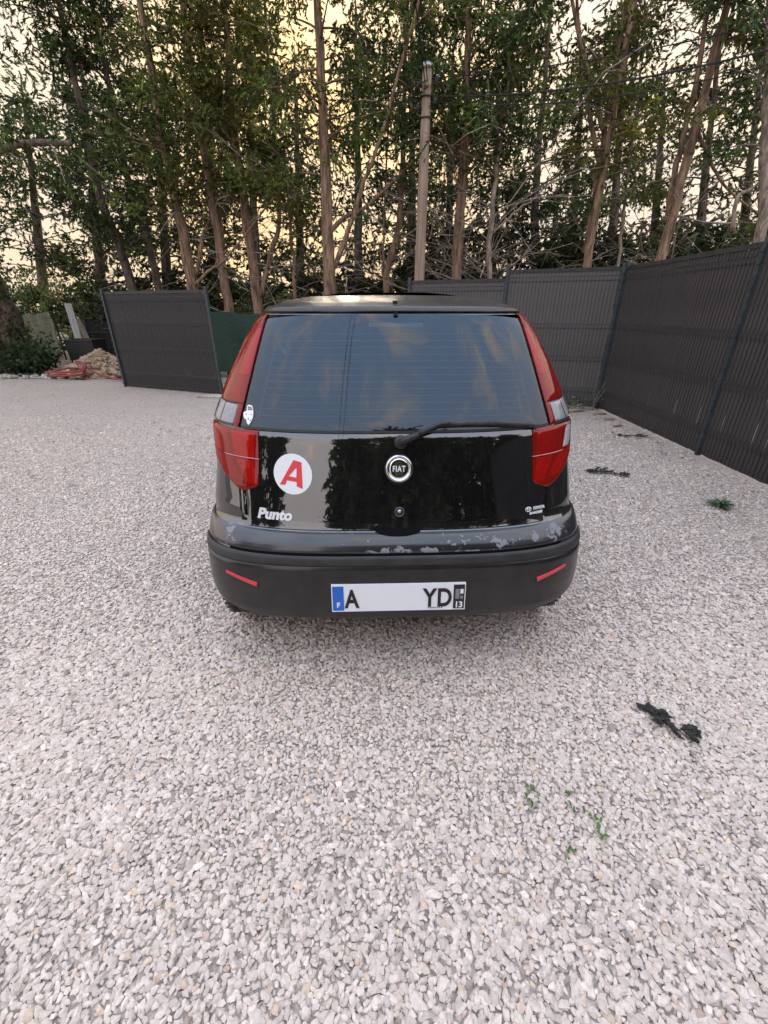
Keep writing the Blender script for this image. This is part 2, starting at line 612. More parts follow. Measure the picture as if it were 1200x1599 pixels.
def field(y0, y1, sp, keep=None, extra=0.0):
    pts = []
    yy = y0
    while yy < y1:
        hw = (.9026 * yy + .6) * .909 * 1.14 + .22 + extra
        x = np.arange(-hw, hw, sp)
        if extra:
            x = x[np.abs(x) > hw - extra]
        pts.append(np.stack([x + rng.uniform(-.5, .5, len(x)) * sp, yy + rng.uniform(-.5, .5, len(x)) * sp], -1))
        yy += sp * .88
    P = np.concatenate(pts)
    under = (np.abs(P[:, 0] - .03) < .72) & (P[:, 1] > 1.95) & (P[:, 1] < 5.3)
    ok = ~under & (P[:, 0] < 3.34)
    if keep is not None:
        ok &= rng.uniform(0, 1, len(P)) < keep(P[:, 1])
    return P[ok]


pA = stone_protos(30, 14, 0)
pB = stone_protos(18, 8, 0)
patchy = lambda P: 1 + .13 * np.sin(P[:, 0] * 2.1 + np.sin(P[:, 1] * 1.7)) * np.cos(P[:, 1] * 1.9 + .6) - .10 * np.exp(-((P[:, 0] + .35) / .55) ** 2)
parts = []
ramp = lambda y, a, c: np.clip((y - a) / (c - a), 0, 1)
P1 = field(.12, 2.4, .0130, lambda y: 1 - ramp(y, 1.25, 2.4))
parts.append(stones(P1, patchy(P1) * np.exp(rng.normal(math.log(.0108), .26, len(P1))).clip(.006, .021), pA, -.001, .007, gravel_tint))
P2 = field(1.25, 6.4, .0178, lambda y: ramp(y, 1.25, 2.4) * (1 - .55 * ramp(y, 2.6, 4.2)) * (1 - ramp(y, 4.2, 6.6)))
parts.append(stones(P2, patchy(P2) * np.exp(rng.normal(math.log(.0112), .25, len(P2))).clip(.007, .024), pB, -.002, .006, gravel_tint))
P3 = field(-.6, 4.6, .024, lambda y: 1 - .7 * ramp(y, 2, 4.6), 1.1)
parts.append(stones(P3, np.exp(rng.normal(math.log(.0135), .25, len(P3))).clip(.007, .024), pB, -.002, .006, gravel_tint))
off = 0
Vs, Fs, Cs = [], [], []
for v, f_, c in parts:
    Vs.append(v); Fs.append(f_ + off); Cs.append(c)
    off += len(v)
me = np_mesh('gravel', np.concatenate(Vs), np.concatenate(Fs), 3, np.concatenate(Cs))
gravel = link('gravel', me, None, False, (M['stone'],))
tag(gravel, 'white crushed limestone gravel covering the yard', 'gravel', kind='stuff')

# ------------------------------------------------------------------ fences
def slat_mesh(h, w, name, wob):
    mb = MB()
    zs_ = [0, .22, .30, .44, .52, .72, .80, h * .62, h]
    rows_ = []
    for i, z in enumerate(zs_):
        ww_ = w - (wob if i in (2, 3, 5) else .0015)  # narrowed low down so that bright slits show between the slats
        th = .003
        rows_.append([(-ww_ / 2, -th, z), (ww_ / 2, -th, z), (ww_ / 2, th, z), (-ww_ / 2, th, z)])
    mb.grid(rows_, closed=True, flip=True)
    n = len(mb.v)
    mb.f += [(0, 1, 2, 3), (n - 1, n - 2, n - 3, n - 4)]
    return mb.mesh(name)


def fence(posts, heights, mtl, root, pitch=.05, face=1, slat_kinds=4, cap=True, post_up=.05, lean=0.0):
    """posts: list of (x, y) from one end to the other; one panel between each pair"""
    kinds = {}
    base = Vector((*posts[0], 0))
    for i in range(len(posts) - 1):
        A, B_ = Vector((*posts[i], 0)) - base, Vector((*posts[i + 1], 0)) - base
        L = (B_ - A).length
        d = (B_ - A).normalized()
        nrm_ = Vector((d.y, -d.x, 0)) * face
        ang = math.atan2(d.y, d.x)
        h = heights[i]
        n = int((L - .06) / pitch)
        p = (L - .06) / n
        key = (round(h, 2), round(p, 4))
        if key not in kinds:
            kinds[key] = [slat_mesh(h - .06, p, 'slat', wq) for wq in (.001, .0025, .006, .011)]
            for me_ in kinds[key]: me_.materials.append(mtl)
        for k in range(n):
            o = bpy.data.objects.new('slat', kinds[key][random.randrange(slat_kinds)])
            COL.objects.link(o)
            o.parent = root
            q = A + d * (.03 + p * (k + .5))
            o.location = (q.x + nrm_.x * random.uniform(-.0015, .0015), q.y + nrm_.y * random.uniform(-.0015, .0015), .015 + random.uniform(-.004, .004))
            o.rotation_euler = (0, random.uniform(-.0012, .0012), ang + random.uniform(-.012, .012))
        # welded wire mesh with its stiffening folds, standing before and behind the slats
        mb = MB()
        fz = [.06, .24, .30, .70, .76, 1.16, 1.22, h - .16, h - .10] if h > 1.6 else [.06, .3, .36, .8, .86, 1.3]
        for z in fz:
            q0, q1 = A + nrm_ * .010 + Vector((0, 0, z)), B_ + nrm_ * .010 + Vector((0, 0, z))
            mb.tube([q0, q1], .0032, 4, False)
        for k in range(n + 1):
            q = A + d * (.03 + p * k) + nrm_ * .008
            pts = [q + Vector((0, 0, .02))]
            for j in range(1, len(fz) - 1, 2):
                pts += [q + Vector((0, 0, fz[j] - .02)), q + nrm_ * .012 + Vector((0, 0, fz[j] + .03)), q + Vector((0, 0, fz[j] + .08))]
            pts.append(q + Vector((0, 0, h - .01)))
            mb.tube(pts, .0034, 3, False)
        tag(mb.build('wire_mesh', M['wire'], root), kind='stuff')
        if cap:
            mb = MB()
            mb.box((A + B_) / 2 + Vector((0, 0, h - .02)), (L - .02, .028, .045), Matrix.Rotation(ang, 3, 'Z'))
            mb.build('top_rail', M['rail'], root)
    for i, (x, y) in enumerate(posts):
        a = Vector((x, y, 0)) - base
        h = max(heights[min(i, len(heights) - 1)], heights[max(i - 1, 0)]) + post_up
        mb = MB()
        j = min(i, len(posts) - 2)
        d = (Vector(posts[j + 1]) - Vector(posts[j])).normalized()
        nn = Vector((d.y, -d.x, 0)) * face
        ang = math.atan2(d.y, d.x)
        rot = Matrix.Rotation(ang, 3, 'Z')
        mb.box(a + Vector((0, 0, h / 2)) + nn * .012, (.042, .042, h), rot)
        z = .08
        while z < h - .05:
            mb.box(a + Vector((0, 0, z)) + nn * .038, (.054, .012, .022), rot)
            z += .1
        mb.build('post', M['post'], root)


RF = [(3.385, 6.73), (3.375, 4.36), (3.365, 1.99), (3.355, -.38), (3.345, -2.75)]
r1 = empty('slatted_fence', (*RF[0], 0), 0, 'long dark slatted fence along the right side of the yard', 'fence', 'dark slatted mesh fences around the yard')
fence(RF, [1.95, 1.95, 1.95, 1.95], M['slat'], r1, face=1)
BF = [(3.34, 6.78), (1.88, 7.35), (.43, 7.95)]
r2 = empty('slatted_fence', (*BF[0], 0), 0, 'dark slatted fence behind the car stepping down to the left', 'fence', 'dark slatted mesh fences around the yard')
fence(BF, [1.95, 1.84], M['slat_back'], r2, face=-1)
LF = [(-5.23, 8.84), (-2.95, 7.91)]
r3 = empty('slatted_fence', (*LF[0], 0), 0, 'single free-standing dark slatted panel left of the car', 'fence', 'dark slatted mesh fences around the yard')
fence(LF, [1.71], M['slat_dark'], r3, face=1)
r3.rotation_euler = (R(0), R(0), 0)

# shade-net fences behind the left panel
M['net_green'] = noisy('green_shade_net', (.012, .035, .022), (.022, .055, .036), 8, .8, .3, (1, 1, 4), bscale=60)
M['net_olive'] = noisy('olive_shade_net', (.10, .10, .062), (.16, .155, .10), 6, .85, .3, (1, 1, 4), bscale=60)


def net(A, B_, h, mtl, name, label, sag=.05, bottom=.03):
    A, B_ = Vector((*A, 0)), Vector((*B_, 0))
    root = empty(name, A, 0, label, 'fence')
    mb = MB()
    rows_ = []
    for i in range(9):
        z = bottom + (h - bottom) * i / 8
        r_ = []
        for k in range(37):
            f = k / 36
            n = math.sin(k * 1.7) * .025 + math.sin(k * .45 + i * .5) * .04
            zz = z - sag * (i / 8) * (math.sin(f * math.pi * 3) ** 2)
            q = (B_ - A) * f
            r_.append((q.x, q.y + n, zz))
        rows_.append(r_)
    mb.grid(rows_)
    k0 = [[(x, y + .006, z) for x, y, z in r_] for r_ in rows_]
    mb.grid(k0, flip=True)
    mb.build('net_sheet', mtl, root, True)
    for f in (0, .33, .67, 1):
        m2 = MB()
        q = (B_ - A) * f
        m2.tube([(q.x, q.y + .08, 0), (q.x, q.y + .08, h + .03)], .025, 8)
        m2.build('net_post', M['post'], root)
    return root


net((-4.9, 10.25), (-.9, 9.75), 1.38, M['net_green'], 'shade_net_fence', 'dark green shade net fence between the left panel and the car', bottom=.14)
net((-13.2, 14.3), (-10.0, 14.0), 1.38, M['net_olive'], 'shade_net_fence', 'pale olive shade net hung beside the ivy-covered trunk', .09)
# dark wire gate behind the stone heap
wg = empty('wire_gate', at(150, 560, 12.6).to_3d() * 1.0, 0, 'dark wire mesh gate leaf behind the heap of tan stones', 'gate')
wg.location.z = 0
a_, b_ = at(137, 520, 12.6), at(200, 520, 12.6)
mb = MB()
W_ = b_.x - a_.x
for z in (.08, .45, .85, 1.2):
    mb.tube([(0, 0, z), (W_, 0, z)], .016, 6)
mb.build('gate_rail', M['post'], wg)
for x in (0, W_):
    mb = MB(); mb.tube([(x, 0, 0), (x, 0, 1.25)], .025, 8); mb.build('gate_post', M['post'], wg)
mb = MB()
for k in range(22):
    x = W_ * (k + .5) / 22
    mb.tube([(x, .005, .06), (x, .005, 1.2)], .004, 4, False)
mb.grid([[(0, .03, .06), (W_, .03, .06)], [(0, .03, 1.2), (W_, .03, 1.2)]])
mb.build('gate_mesh', M['wire'], wg)
wg.location = (a_.x, 12.6, 0)

# ------------------------------------------------------------------ utility pole and its cables
pole_b = at(655, 440, 9.3)
pole_t = at(668, 108, 9.3)
d = (pole_t - pole_b) / (pole_t.z - pole_b.z)
base = pole_b - d * pole_b.z
top = pole_t
M['pole'] = noisy('grey_brown_pole', (.22, .155, .11), (.38, .29, .215), 5, .8, .25, (4, 4, .25), bscale=14)
pole = empty('utility_pole', base, 0, 'smooth grey-brown utility pole standing behind the back fence', 'pole')
mb = MB()
L_ = top - base
mb.tube([L_ * f for f in (0, .3, .6, .9, 1)], [.108, .10, .09, .082, .08], 16)
mb.build('shaft', M['pole'], pole, True)
mb = MB()
mb.tube([L_, L_ + Vector((0, 0, .07))], [.10, .085], 14)
mb.build('pole_cap', M['steel'], pole, True)
mb = MB()
for z in (-.35, -.62):
    mb.tube([L_ + Vector((.10 * math.cos(a), .10 * math.sin(a), z)) for a in np.linspace(0, 2 * math.pi, 17)], .012, 5, False)
tag(mb.build('clamp_band', M['black'], pole), kind='stuff')
for k, (dx, dy, dz) in enumerate(((-.16, -.05, -.22), (.16, -.05, -.15), (.14, -.08, -.42), (-.15, -.06, -.5))):
    mb = MB()
    c0 = L_ + Vector((dx, dy, dz))
    mb.tube([L_ + Vector((dx * .5, dy * .5, dz)), c0], .012, 5)
    mb.tube([c0 - Vector((0, 0, .04)), c0, c0 + Vector((0, 0, .05))], [.03, .04, .025], 8)
    mb.build('insulator', M['black'], pole)
M['cable'] = mat('cable', (.012, .012, .013), .6)


def cable(A, B_, sag, r, label):
    A, B_ = Vector(A), Vector(B_)
    mb = MB()
    mb.tube([(B_ - A) * f - Vector((0, 0, sag * 4 * f * (1 - f))) for f in np.linspace(0, 1, 25)], r, 5)
    o = mb.build('cable', M['cable'])
    o.location = A
    tag(o, label, 'cable', 'overhead cables from the utility pole')


for k, (pa, pb, Y, sag, r, lb) in enumerate((
        ((668, 122), (1260, 22), 8.0, .10, .008, 'uppermost thin black cable rising from the pole to the upper right'),
        ((668, 150), (1260, 62), 7.6, .16, .013, 'thick twisted black cable sagging between pole and upper right edge'),
        ((668, 158), (1260, 84), 7.8, .22, .008, 'lowest black cable from the pole towards the right edge'),
        ((657, 130), (-60, 372), 16.0, .2, .014, 'black cable descending from the pole to the far left'),
        ((657, 145), (-60, 398), 16.5, .35, .012, 'slacker lower black cable from the pole to the far left'))):
    cable(at(*pa, 9.28), at(*pb, Y), sag, r, lb)
cable(at(664, 128, 9.2), (-3.2, -16, 6.6), .25, .008, 'thin black cable crossing overhead from the pole back over the yard, left strand')
cable(at(668, 128, 9.2), (-2.9, -16, 6.75), .2, .008, 'thin black cable crossing overhead from the pole back over the yard, right strand')


# ------------------------------------------------------------------ trees
def rand_unit(n):
    v = rng.normal(size=(n, 3))
    return v / np.linalg.norm(v, axis=1)[:, None]


def leaves(C, Dirs, n_per, spread, length, width, tint, droop=.25, cvar=.42, rounder=False):
    """C (m,3) clump centres, Dirs (m,3) outward directions -> vertices, quads, colours"""
    m = len(C)
    k = 1 if rounder else 14                       # leaves or needles of one spray share its axis
    ns = max(n_per // k, 1)
    idx = np.repeat(np.arange(m), ns)
    n = len(idx)
    sb = C[idx] + rng.normal(size=(n, 3)) * spread * np.array([1, 1, .62])
    sa = Dirs[idx] * .6 + rand_unit(n) * .8 + np.array([0, 0, -droop])
    sa /= np.linalg.norm(sa, axis=1)[:, None]
    ct = np.array(tint)[None] * np.exp(rng.normal(0, cvar, (m, 1))) * (1 + rng.normal(0, .08, (m, 3)))
    cs = ct[idx] * np.exp(rng.normal(0, .16, (n, 1)))
    sid = np.repeat(np.arange(n), k)
    q = len(sid)
    u = rng.uniform(0, 1, (q, 1))
    base = sb[sid] + sa[sid] * u * length * (0 if rounder else 2.4)
    ax = sa[sid] + rand_unit(q) * (.3 if rounder else .62)
    ax /= np.linalg.norm(ax, axis=1)[:, None]
    ln = length * rng.uniform(.6, 1.3, (q, 1)) * (1.15 - .35 * u)
    w = np.cross(ax, rand_unit(q))
    w /= np.linalg.norm(w, axis=1)[:, None] + 1e-9
    wd = width * rng.uniform(.6, 1.3, (q, 1))
    cl = cs[sid] * (.82 + .36 * u) * np.exp(rng.normal(0, .10, (q, 1)))
    if rounder:
        mid = base + ax * ln * .5
        V = np.stack([base, mid + w * wd, base + ax * ln, mid - w * wd], 1).reshape(-1, 3)
        return V, np.arange(4 * q).reshape(-1, 4), np.repeat(cl.clip(.004, .4), 4, axis=0)
    V = np.stack([base - w * wd, base + ax * ln, base + w * wd], 1).reshape(-1, 3)
    return V, np.arange(3 * q).reshape(-1, 3), np.repeat(cl.clip(.004, .4), 3, axis=0)


def extend(pts, ztop):
    """take a trunk traced between two heights down to the ground and up to ztop"""
    a, c = pts[0], pts[1]
    d = (a - c) / max(abs(a.z - c.z), .01)
    d.x *= .55; d.y *= .5
    lo = a + d * (a.z + .1)
    lo.z = -.1
    e, f = pts[-2], pts[-1]
    u = (f - e).normalized()
    hi = f + u * max((ztop - f.z) / max(u.z, .4), 0)
    return [lo] + pts + ([hi] if ztop > f.z + .1 else [])


def smooth_path(pts, k=4, wob=.02):
    out = []
    n = len(pts)
    for i in range(n - 1):
        p0, p1, p2, p3 = pts[max(i - 1, 0)], pts[i], pts[i + 1], pts[min(i + 2, n - 1)]
        for j in range(k):
            t = j / k
            q = .5 * ((2 * p1) + (p2 - p0) * t + (2 * p0 - 5 * p1 + 4 * p2 - p3) * t * t + (3 * p1 - p0 - 3 * p2 + p3) * t ** 3)
            out.append(q + Vector((random.uniform(-wob, wob), random.uniform(-wob, wob), 0)))
    out.append(pts[-1].copy())
    return out


GREEN = (.088, .106, .026)
BLUEG = (.062, .092, .036)
OLIVE = (.118, .120, .028)
DEEP = (.046, .062, .020)


def tree(name, label, Y, px_pts, wpx, ztop=8.5, limbs=(), crown=(2.4, 1.5), nb=58, per=168, leafsz=(.070, .0122), tint=GREEN, bark='bark', dead=14, group='conifers beyond the fence',
         spread=.165, dead_len=1.0, clumps=4, cat='tree', live=True, base_pts=None, droop=.25):
    pts = base_pts if base_pts else [at(x, y, Y) for x, y in px_pts]
    path = smooth_path(extend(pts, ztop), 5, .018)
    o0 = path[0].copy(); o0.z = 0
    root = empty(name, o0, 0, label, cat, group)
    dd = Y * _c if not base_pts else 10
    r0 = wpx / FPX * dd / 2
    zz = [max(p.z, 0) for p in path]
    rad = [max(r0 * (1.16 - .30 * min(z / 3, 1) - .70 * max(z - 3, 0) / max(ztop - 3, 1)), .012) for z in zz]
    rad[0] *= 1.25
    mb = MB()
    mb.tube([p - o0 for p in path], rad, 10, True, .07)
    mains = [path]
    for lw, lp in limbs:
        lpts = [at(x, y, Y + dy) for x, y, dy in lp]
        u = (lpts[-1] - lpts[-2]).normalized()
        lpts.append(lpts[-1] + u * 1.6 + Vector((0, 0, .5)))
        q = smooth_path(lpts, 5, .015)
        lr = lw / FPX * dd / 2
        mb.tube([p - o0 for p in q], [lr * (1 - .6 * i / len(q)) for i in range(len(q))], 8, True, .06)
        mains.append(q)
    mb.build('trunk', M[bark], root, True)

    def pos(z, pth):
        for i in range(len(pth) - 1):
            if pth[i].z <= z <= pth[i + 1].z:
                f = (z - pth[i].z) / max(pth[i + 1].z - pth[i].z, 1e-4)
                return pth[i].lerp(pth[i + 1], f)
        return pth[-1].copy()
    # bare dead side branches low on the stem
    if dead:
        mb = MB()
        for k in range(dead):
            z = random.uniform(.9, crown[0] + 1.6)
            p = pos(z, random.choice(mains[:1] if random.random() < .7 else mains))
            a = random.uniform(0, 2 * math.pi)
            L = dead_len * random.uniform(.5, 1.5)
            rise = random.uniform(-.1, .75)
            dv = Vector((math.cos(a), math.sin(a), rise)).normalized()
            q = [p]
            for j in range(5):
                dv = (dv + Vector((random.uniform(-.2, .2), random.uniform(-.2, .2), random.uniform(-.22, .16)))).normalized()
                q.append(q[-1] + dv * L / 5)
            r_ = random.uniform(.007, .017)
            mb.tube([v - o0 for v in q], [r_ * (1 - .75 * j / 5) for j in range(6)], 4, False)
            for _ in range(3):
                j = random.randrange(1, 5)
                dv2 = (dv + Vector((random.uniform(-.9, .9), random.uniform(-.9, .9), random.uniform(-.5, .5)))).normalized()
                e = q[j] + dv2 * L * .28
                mb.tube([q[j] - o0, e - o0 + Vector((0, 0, .04)), e + dv2 * L * .2 - o0], [r_ * .5, r_ * .35, r_ * .15], 3, False)
        tag(mb.build('dead_branches', M['twig'], root), kind='stuff')
    if live:
        mb = MB()
        C, Dv = [], []
        z0, rad_c = crown
        for k in range(nb):
            f = random.random() ** .85
            z = z0 + (ztop - .3 - z0) * f
            p = pos(z, random.choice(mains) if random.random() < .4 else path)
            a = random.uniform(0, 2 * math.pi)
            L = rad_c * random.uniform(.45, 1.15) * (1 - .55 * f)
            dv = Vector((math.cos(a), math.sin(a), random.uniform(.05, .55))).normalized()
            q = [p]
            for j in range(5):
                dv = (dv + Vector((random.uniform(-.12, .12), random.uniform(-.12, .12), -.09))).normalized()
                q.append(q[-1] + dv * L / 5)
            r_ = .010 + .010 * L
            mb.tube([v - o0 for v in q], [r_ * (1 - .8 * j / 5) for j in range(6)], 4, False)
            for j in range(clumps):
                t = random.uniform(.38, 1.05) * 5
                i = min(int(t), 4)
                c = q[i].lerp(q[i + 1], t - i)
                C.append(tuple(c - o0 + Vector((random.gauss(0, .12), random.gauss(0, .12), random.gauss(0, .08)))))
                Dv.append(tuple(dv))
        tag(mb.build('branches', M[bark], root), kind='stuff')
        V, F, Cc = leaves(np.array(C), np.array(Dv), per, spread, leafsz[0], leafsz[1], tint, droop)
        link('crown', np_mesh('crown', V, F, F.shape[1], Cc), root, False, (M['leaf'],))
    return root


T = tree
T('conifer', 'slender conifer leaning left with a split trunk foot, behind the left panel', 10.6, [(302, 455), (285, 360), (255, 220), (232, 80)], 17, limbs=((7, [(306, 430, 0), (318, 370, .1), (330, 330, .2)]), (5, [(306, 445, -.1), (330, 420, -.2), (352, 405, -.3)])), crown=(3.0, 1.5), tint=GREEN)
T('conifer', 'conifer with two reddish stems forking low, just right of the left panel', 10.6, [(358, 485), (345, 400), (330, 300), (300, 110)], 14, limbs=((9, [(348, 410, 0), (342, 330, .1), (322, 200, .2), (318, 90, .3)]),), crown=(3.3, 1.3), tint=GREEN)
T('conifer', 'straight reddish conifer forked near its foot, over the left end of the car roof', 10.7, [(404, 490), (388, 360), (370, 230), (357, 90)], 15, limbs=((9, [(408, 462, 0), (422, 400, .1), (436, 340, .2), (428, 210, .3)]),), crown=(2.9, 1.3), tint=OLIVE)
T('conifer', 'tall straight conifer above the car roof with a long bare limb rising right', 9.7, [(516, 470), (512, 380), (506, 200), (497, 30)], 19, limbs=((8, [(522, 418, 0), (548, 350, -.1), (566, 290, -.2), (590, 228, -.3)]), (7, [(515, 362, 0), (545, 335, .1), (578, 318, .2)])), crown=(3.5, 1.5), tint=GREEN, nb=54)
T('conifer', 'thin wavy conifer left of the utility pole', 10.6, [(603, 455), (606, 420), (622, 360), (628, 280), (630, 210)], 10, ztop=7.5, limbs=((5, [(603, 445, 0), (598, 400, .1), (600, 360, .2)]),), crown=(3.0, 1.2), nb=34, tint=BLUEG)
T('conifer', 'twin-stemmed reddish conifer immediately right of the utility pole', 10.0, [(712, 440), (716, 370), (727, 200), (733, 0)], 15, limbs=((10, [(717, 400, 0), (722, 330, -.05), (729, 220, -.1), (730, 60, -.2)]), (5, [(724, 170, 0), (745, 110, .1), (770, 60, .2)])), crown=(3.6, 1.5), nb=54, tint=BLUEG)
T('conifer', 'slim pale sapling with long bare curved branches above the middle back fence', 9.6, [(765, 440), (764, 390), (772, 300), (786, 190)], 8, ztop=5.8, limbs=((3.5, [(766, 365, 0), (790, 345, .1), (815, 322, .2), (845, 300, .3)]), (3, [(768, 360, 0), (775, 335, -.1), (798, 312, -.2)])), crown=(3.8, .9), nb=18, bark='bark_pale', dead=30, dead_len=1.5, tint=GREEN)
T('conifer', 'leaning ochre-barked conifer with a dark twin stem above the right-hand back panel', 9.6, [(917, 412), (935, 310), (960, 170), (992, 0)], 13, limbs=((10, [(915, 395, .1), (930, 300, .15), (950, 170, .2), (975, 20, .2)]), (7, [(944, 205, .1), (925, 130, .2), (900, 40, .3)]), (7, [(938, 260, .1), (922, 190, .2), (910, 110, .3)])), crown=(3.4, 1.4), nb=44, tint=OLIVE)
T('conifer', 'reddish leaning conifer with a pale grey twin stem right of the fence corner', 9.0, [(1033, 400), (1052, 330), (1075, 240), (1140, 0)], 15, limbs=((9, [(1040, 345, .1), (1058, 255, .1), (1080, 160, .1), (1110, 0, .1)]), (5, [(1090, 200, 0), (1110, 250, .1), (1140, 300, .2)])), crown=(4.2, 1.3), nb=34, tint=GREEN)
T('conifer', 'grey-barked tree at the right edge of the picture above the near fence panel', 8.4, [(1188, 370), (1194, 250), (1200, 120), (1204, 0)], 15, limbs=((6, [(1145, 360, .1), (1152, 310, .1), (1180, 290, .1), (1215, 250, .1)]),), crown=(3.6, 1.3), nb=34, bark='bark_pale', tint=BLUEG)
T('conifer', 'dark leaning conifer behind the left end of the left panel', 11.6, [(208, 455), (190, 390), (160, 320), (132, 190)], 14, crown=(2.4, 1.7), nb=60, tint=DEEP, bark='bark_dark')
T('conifer', 'dark conifer leaning left behind the middle of the left panel', 12.0, [(250, 455), (232, 380), (205, 300), (165, 110)], 12, crown=(2.6, 1.6), nb=56, tint=DEEP, bark='bark_dark')
T('conifer', 'very thin bare stem between the two conifers over the left of the car roof', 10.8, [(461, 455), (458, 400), (452, 330), (448, 280)], 5, ztop=5.5, crown=(3.4, .8), nb=14, dead=18, tint=GREEN)
T('conifer', 'very thin bare stem left of the fence corner post', 10.0, [(966, 410), (970, 360), (980, 280), (990, 200)], 5, ztop=6, crown=(3.2, .9), nb=18, dead=18, tint=GREEN, bark='bark_pale')
# the far row that closes the view between them
far = [(70, 17.0, 'dark far conifer beside the pale sky gap at the left'), (160, 15.2, 'dark far conifer behind the leftmost leaning stem of the left panel'), (262, 15.0, 'dark far conifer just behind the slender stem of the left panel'),
       (335, 16.2, 'dark far conifer behind the pair of reddish stems right of the left panel'), (405, 15.2, 'dark far conifer hidden behind the straight stem over the left roof end'), (470, 16.8, 'dark far conifer between the roof-end stem and the tall straight one'),
       (560, 15.4, 'dark far conifer right of the tall stem with the bare limb'), (640, 14.6, 'dark far conifer seen just left of the utility pole'), (700, 16.6, 'dark far conifer behind the twin stem by the utility pole'),
       (765, 14.8, 'dark far conifer behind the slim pale sapling'), (835, 13.6, 'dark far conifer between the pale sapling and the ochre-barked stem'), (890, 15.8, 'dark far conifer left of the ochre-barked leaning stem'),
       (950, 13.4, 'dark far conifer just right of the ochre-barked leaning stem'), (1010, 15.0, 'dark far conifer behind the fence corner post'), (1085, 13.8, 'dark far conifer behind the reddish leaning stem at right'),
       (1150, 15.5, 'dark far conifer between the reddish stem and the right edge'), (1215, 13.6, 'dark far conifer at the very right edge behind the near panel')]
for i, (px, Y, flabel) in enumerate(far):
    rgt = px > 860
    T('background_conifer', flabel, Y, [(px, 470), (px + (px - 600) * .03 + random.uniform(-6, 6), 300), (px + (px - 600) * .07, 120)], 15, ztop=7.8 + random.uniform(-.6, 1.2),
      crown=(1.0, 1.7), nb=46 if not rgt else 30, per=84, leafsz=(.115, .0225), tint=DEEP if i % 3 else (.034, .050, .020), bark='bark_dark', dead=6, group='dark conifers of the far row', spread=.20)

# the big ivy-clad tree at the left edge
bt = [Vector((-9.12, 11.0, -.1)), Vector((-9.18, 11.0, 1.2)), Vector((-9.35, 11.0, 2.6)), Vector((-9.5, 11.0, 4.2)), Vector((-9.4, 11.0, 6.2))]
o0 = Vector((-9.15, 11.0, 0))
big = empty('old_tree', o0, 0, 'massive old tree with ivy round its furrowed trunk at the left edge of the yard', 'tree')
mb = MB()
pth = smooth_path(bt, 6, .03)
mb.tube([p - o0 for p in pth], [.56 - .32 * i / len(pth) for i in range(len(pth))], 18, True, .10)
l1 = smooth_path([Vector((-9.35, 11, 2.5)), Vector((-8.9, 10.6, 3.1)), Vector((-8.0, 10.0, 3.75)), Vector((-6.6, 9.6, 4.05)), Vector((-5.4, 9.3, 4.0))], 5, .03)
mb.tube([p - o0 for p in l1], [.12 - .085 * i / len(l1) for i in range(len(l1))], 8, True, .08)
l2 = smooth_path([Vector((-9.5, 11, 4.4)), Vector((-9.0, 10.8, 5.6)), Vector((-8.4, 10.5, 6.5)), Vector((-7.4, 10.2, 7.0))], 5, .03)
mb.tube([p - o0 for p in l2], [.15 - .10 * i / len(l2) for i in range(len(l2))], 8, True, .08)
l3 = smooth_path([Vector((-9.45, 11, 3.6)), Vector((-9.3, 9.8, 4.8)), Vector((-9.0, 8.9, 5.6)), Vector((-8.4, 8.2, 6.0))], 5, .03)
mb.tube([p - o0 for p in l3], [.13 - .09 * i / len(l3) for i in range(len(l3))], 8, True, .08)
mb.build('trunk', M['bark_dark'], big, True)
C, Dv = [], []
for pth_, n in ((l1, 34), (l2, 46), (l3, 46)):
    for k in range(n):
        q = pth_[random.randrange(len(pth_) // 3, len(pth_))] - o0
        C.append((q.x + random.gauss(0, .6), q.y + random.gauss(0, .5), q.z + random.gauss(.12, .36)))
        Dv.append((random.gauss(.4, .5), random.gauss(-.2, .5), -.2))
for k in range(110):
    C.append((random.gauss(-.2, 1.2), random.gauss(-.4, .9), random.uniform(4.2, 7.6))); Dv.append((random.gauss(0, .6), random.gauss(0, .6), 0))
V, F, Cc = leaves(np.array(C), np.array(Dv), 154, .24, .10, .013, (.060, .092, .022), .35)
link('crown', np_mesh('crown', V, F, F.shape[1], Cc), big, False, (M['leaf'],))
mb = MB()
for k in range(46):
    pth_ = random.choice((l1, l2, l3, l1))
    p = pth_[random.randrange(3, len(pth_))]
    dv = Vector((random.gauss(.3, .6), random.gauss(-.2, .5), random.gauss(-.35, .4))).normalized()
    L = random.uniform(.6, 1.5)
    mb.tube([p - o0, p + dv * L * .5 + Vector((0, 0, .05)) - o0, p + dv * L - Vector((0, 0, .12)) - o0], [.012, .008, .003], 4, False)
tag(mb.build('dead_branches', M['twig'], big), kind='stuff')
C, Dv = [], []
for k in range(190):
    z = random.random() ** 1.3 * 3.2
    a = random.uniform(-math.pi, .35)
    r_ = .54 - .05 * z + random.uniform(-.03, .14) + (.25 * random.random() if z < .7 else 0)
    cx = .02 - .08 * z
    C.append((cx + r_ * math.cos(a), r_ * math.sin(a), z + .05)); Dv.append((math.cos(a), math.sin(a), -.2))
V, F, Cc = leaves(np.array(C), np.array(Dv), 26, .13, .085, .036, (.035, .055, .022), .3, rounder=True)
link('ivy', np_mesh('ivy', V, F, 4, Cc), big, False, (M['leaf'],))


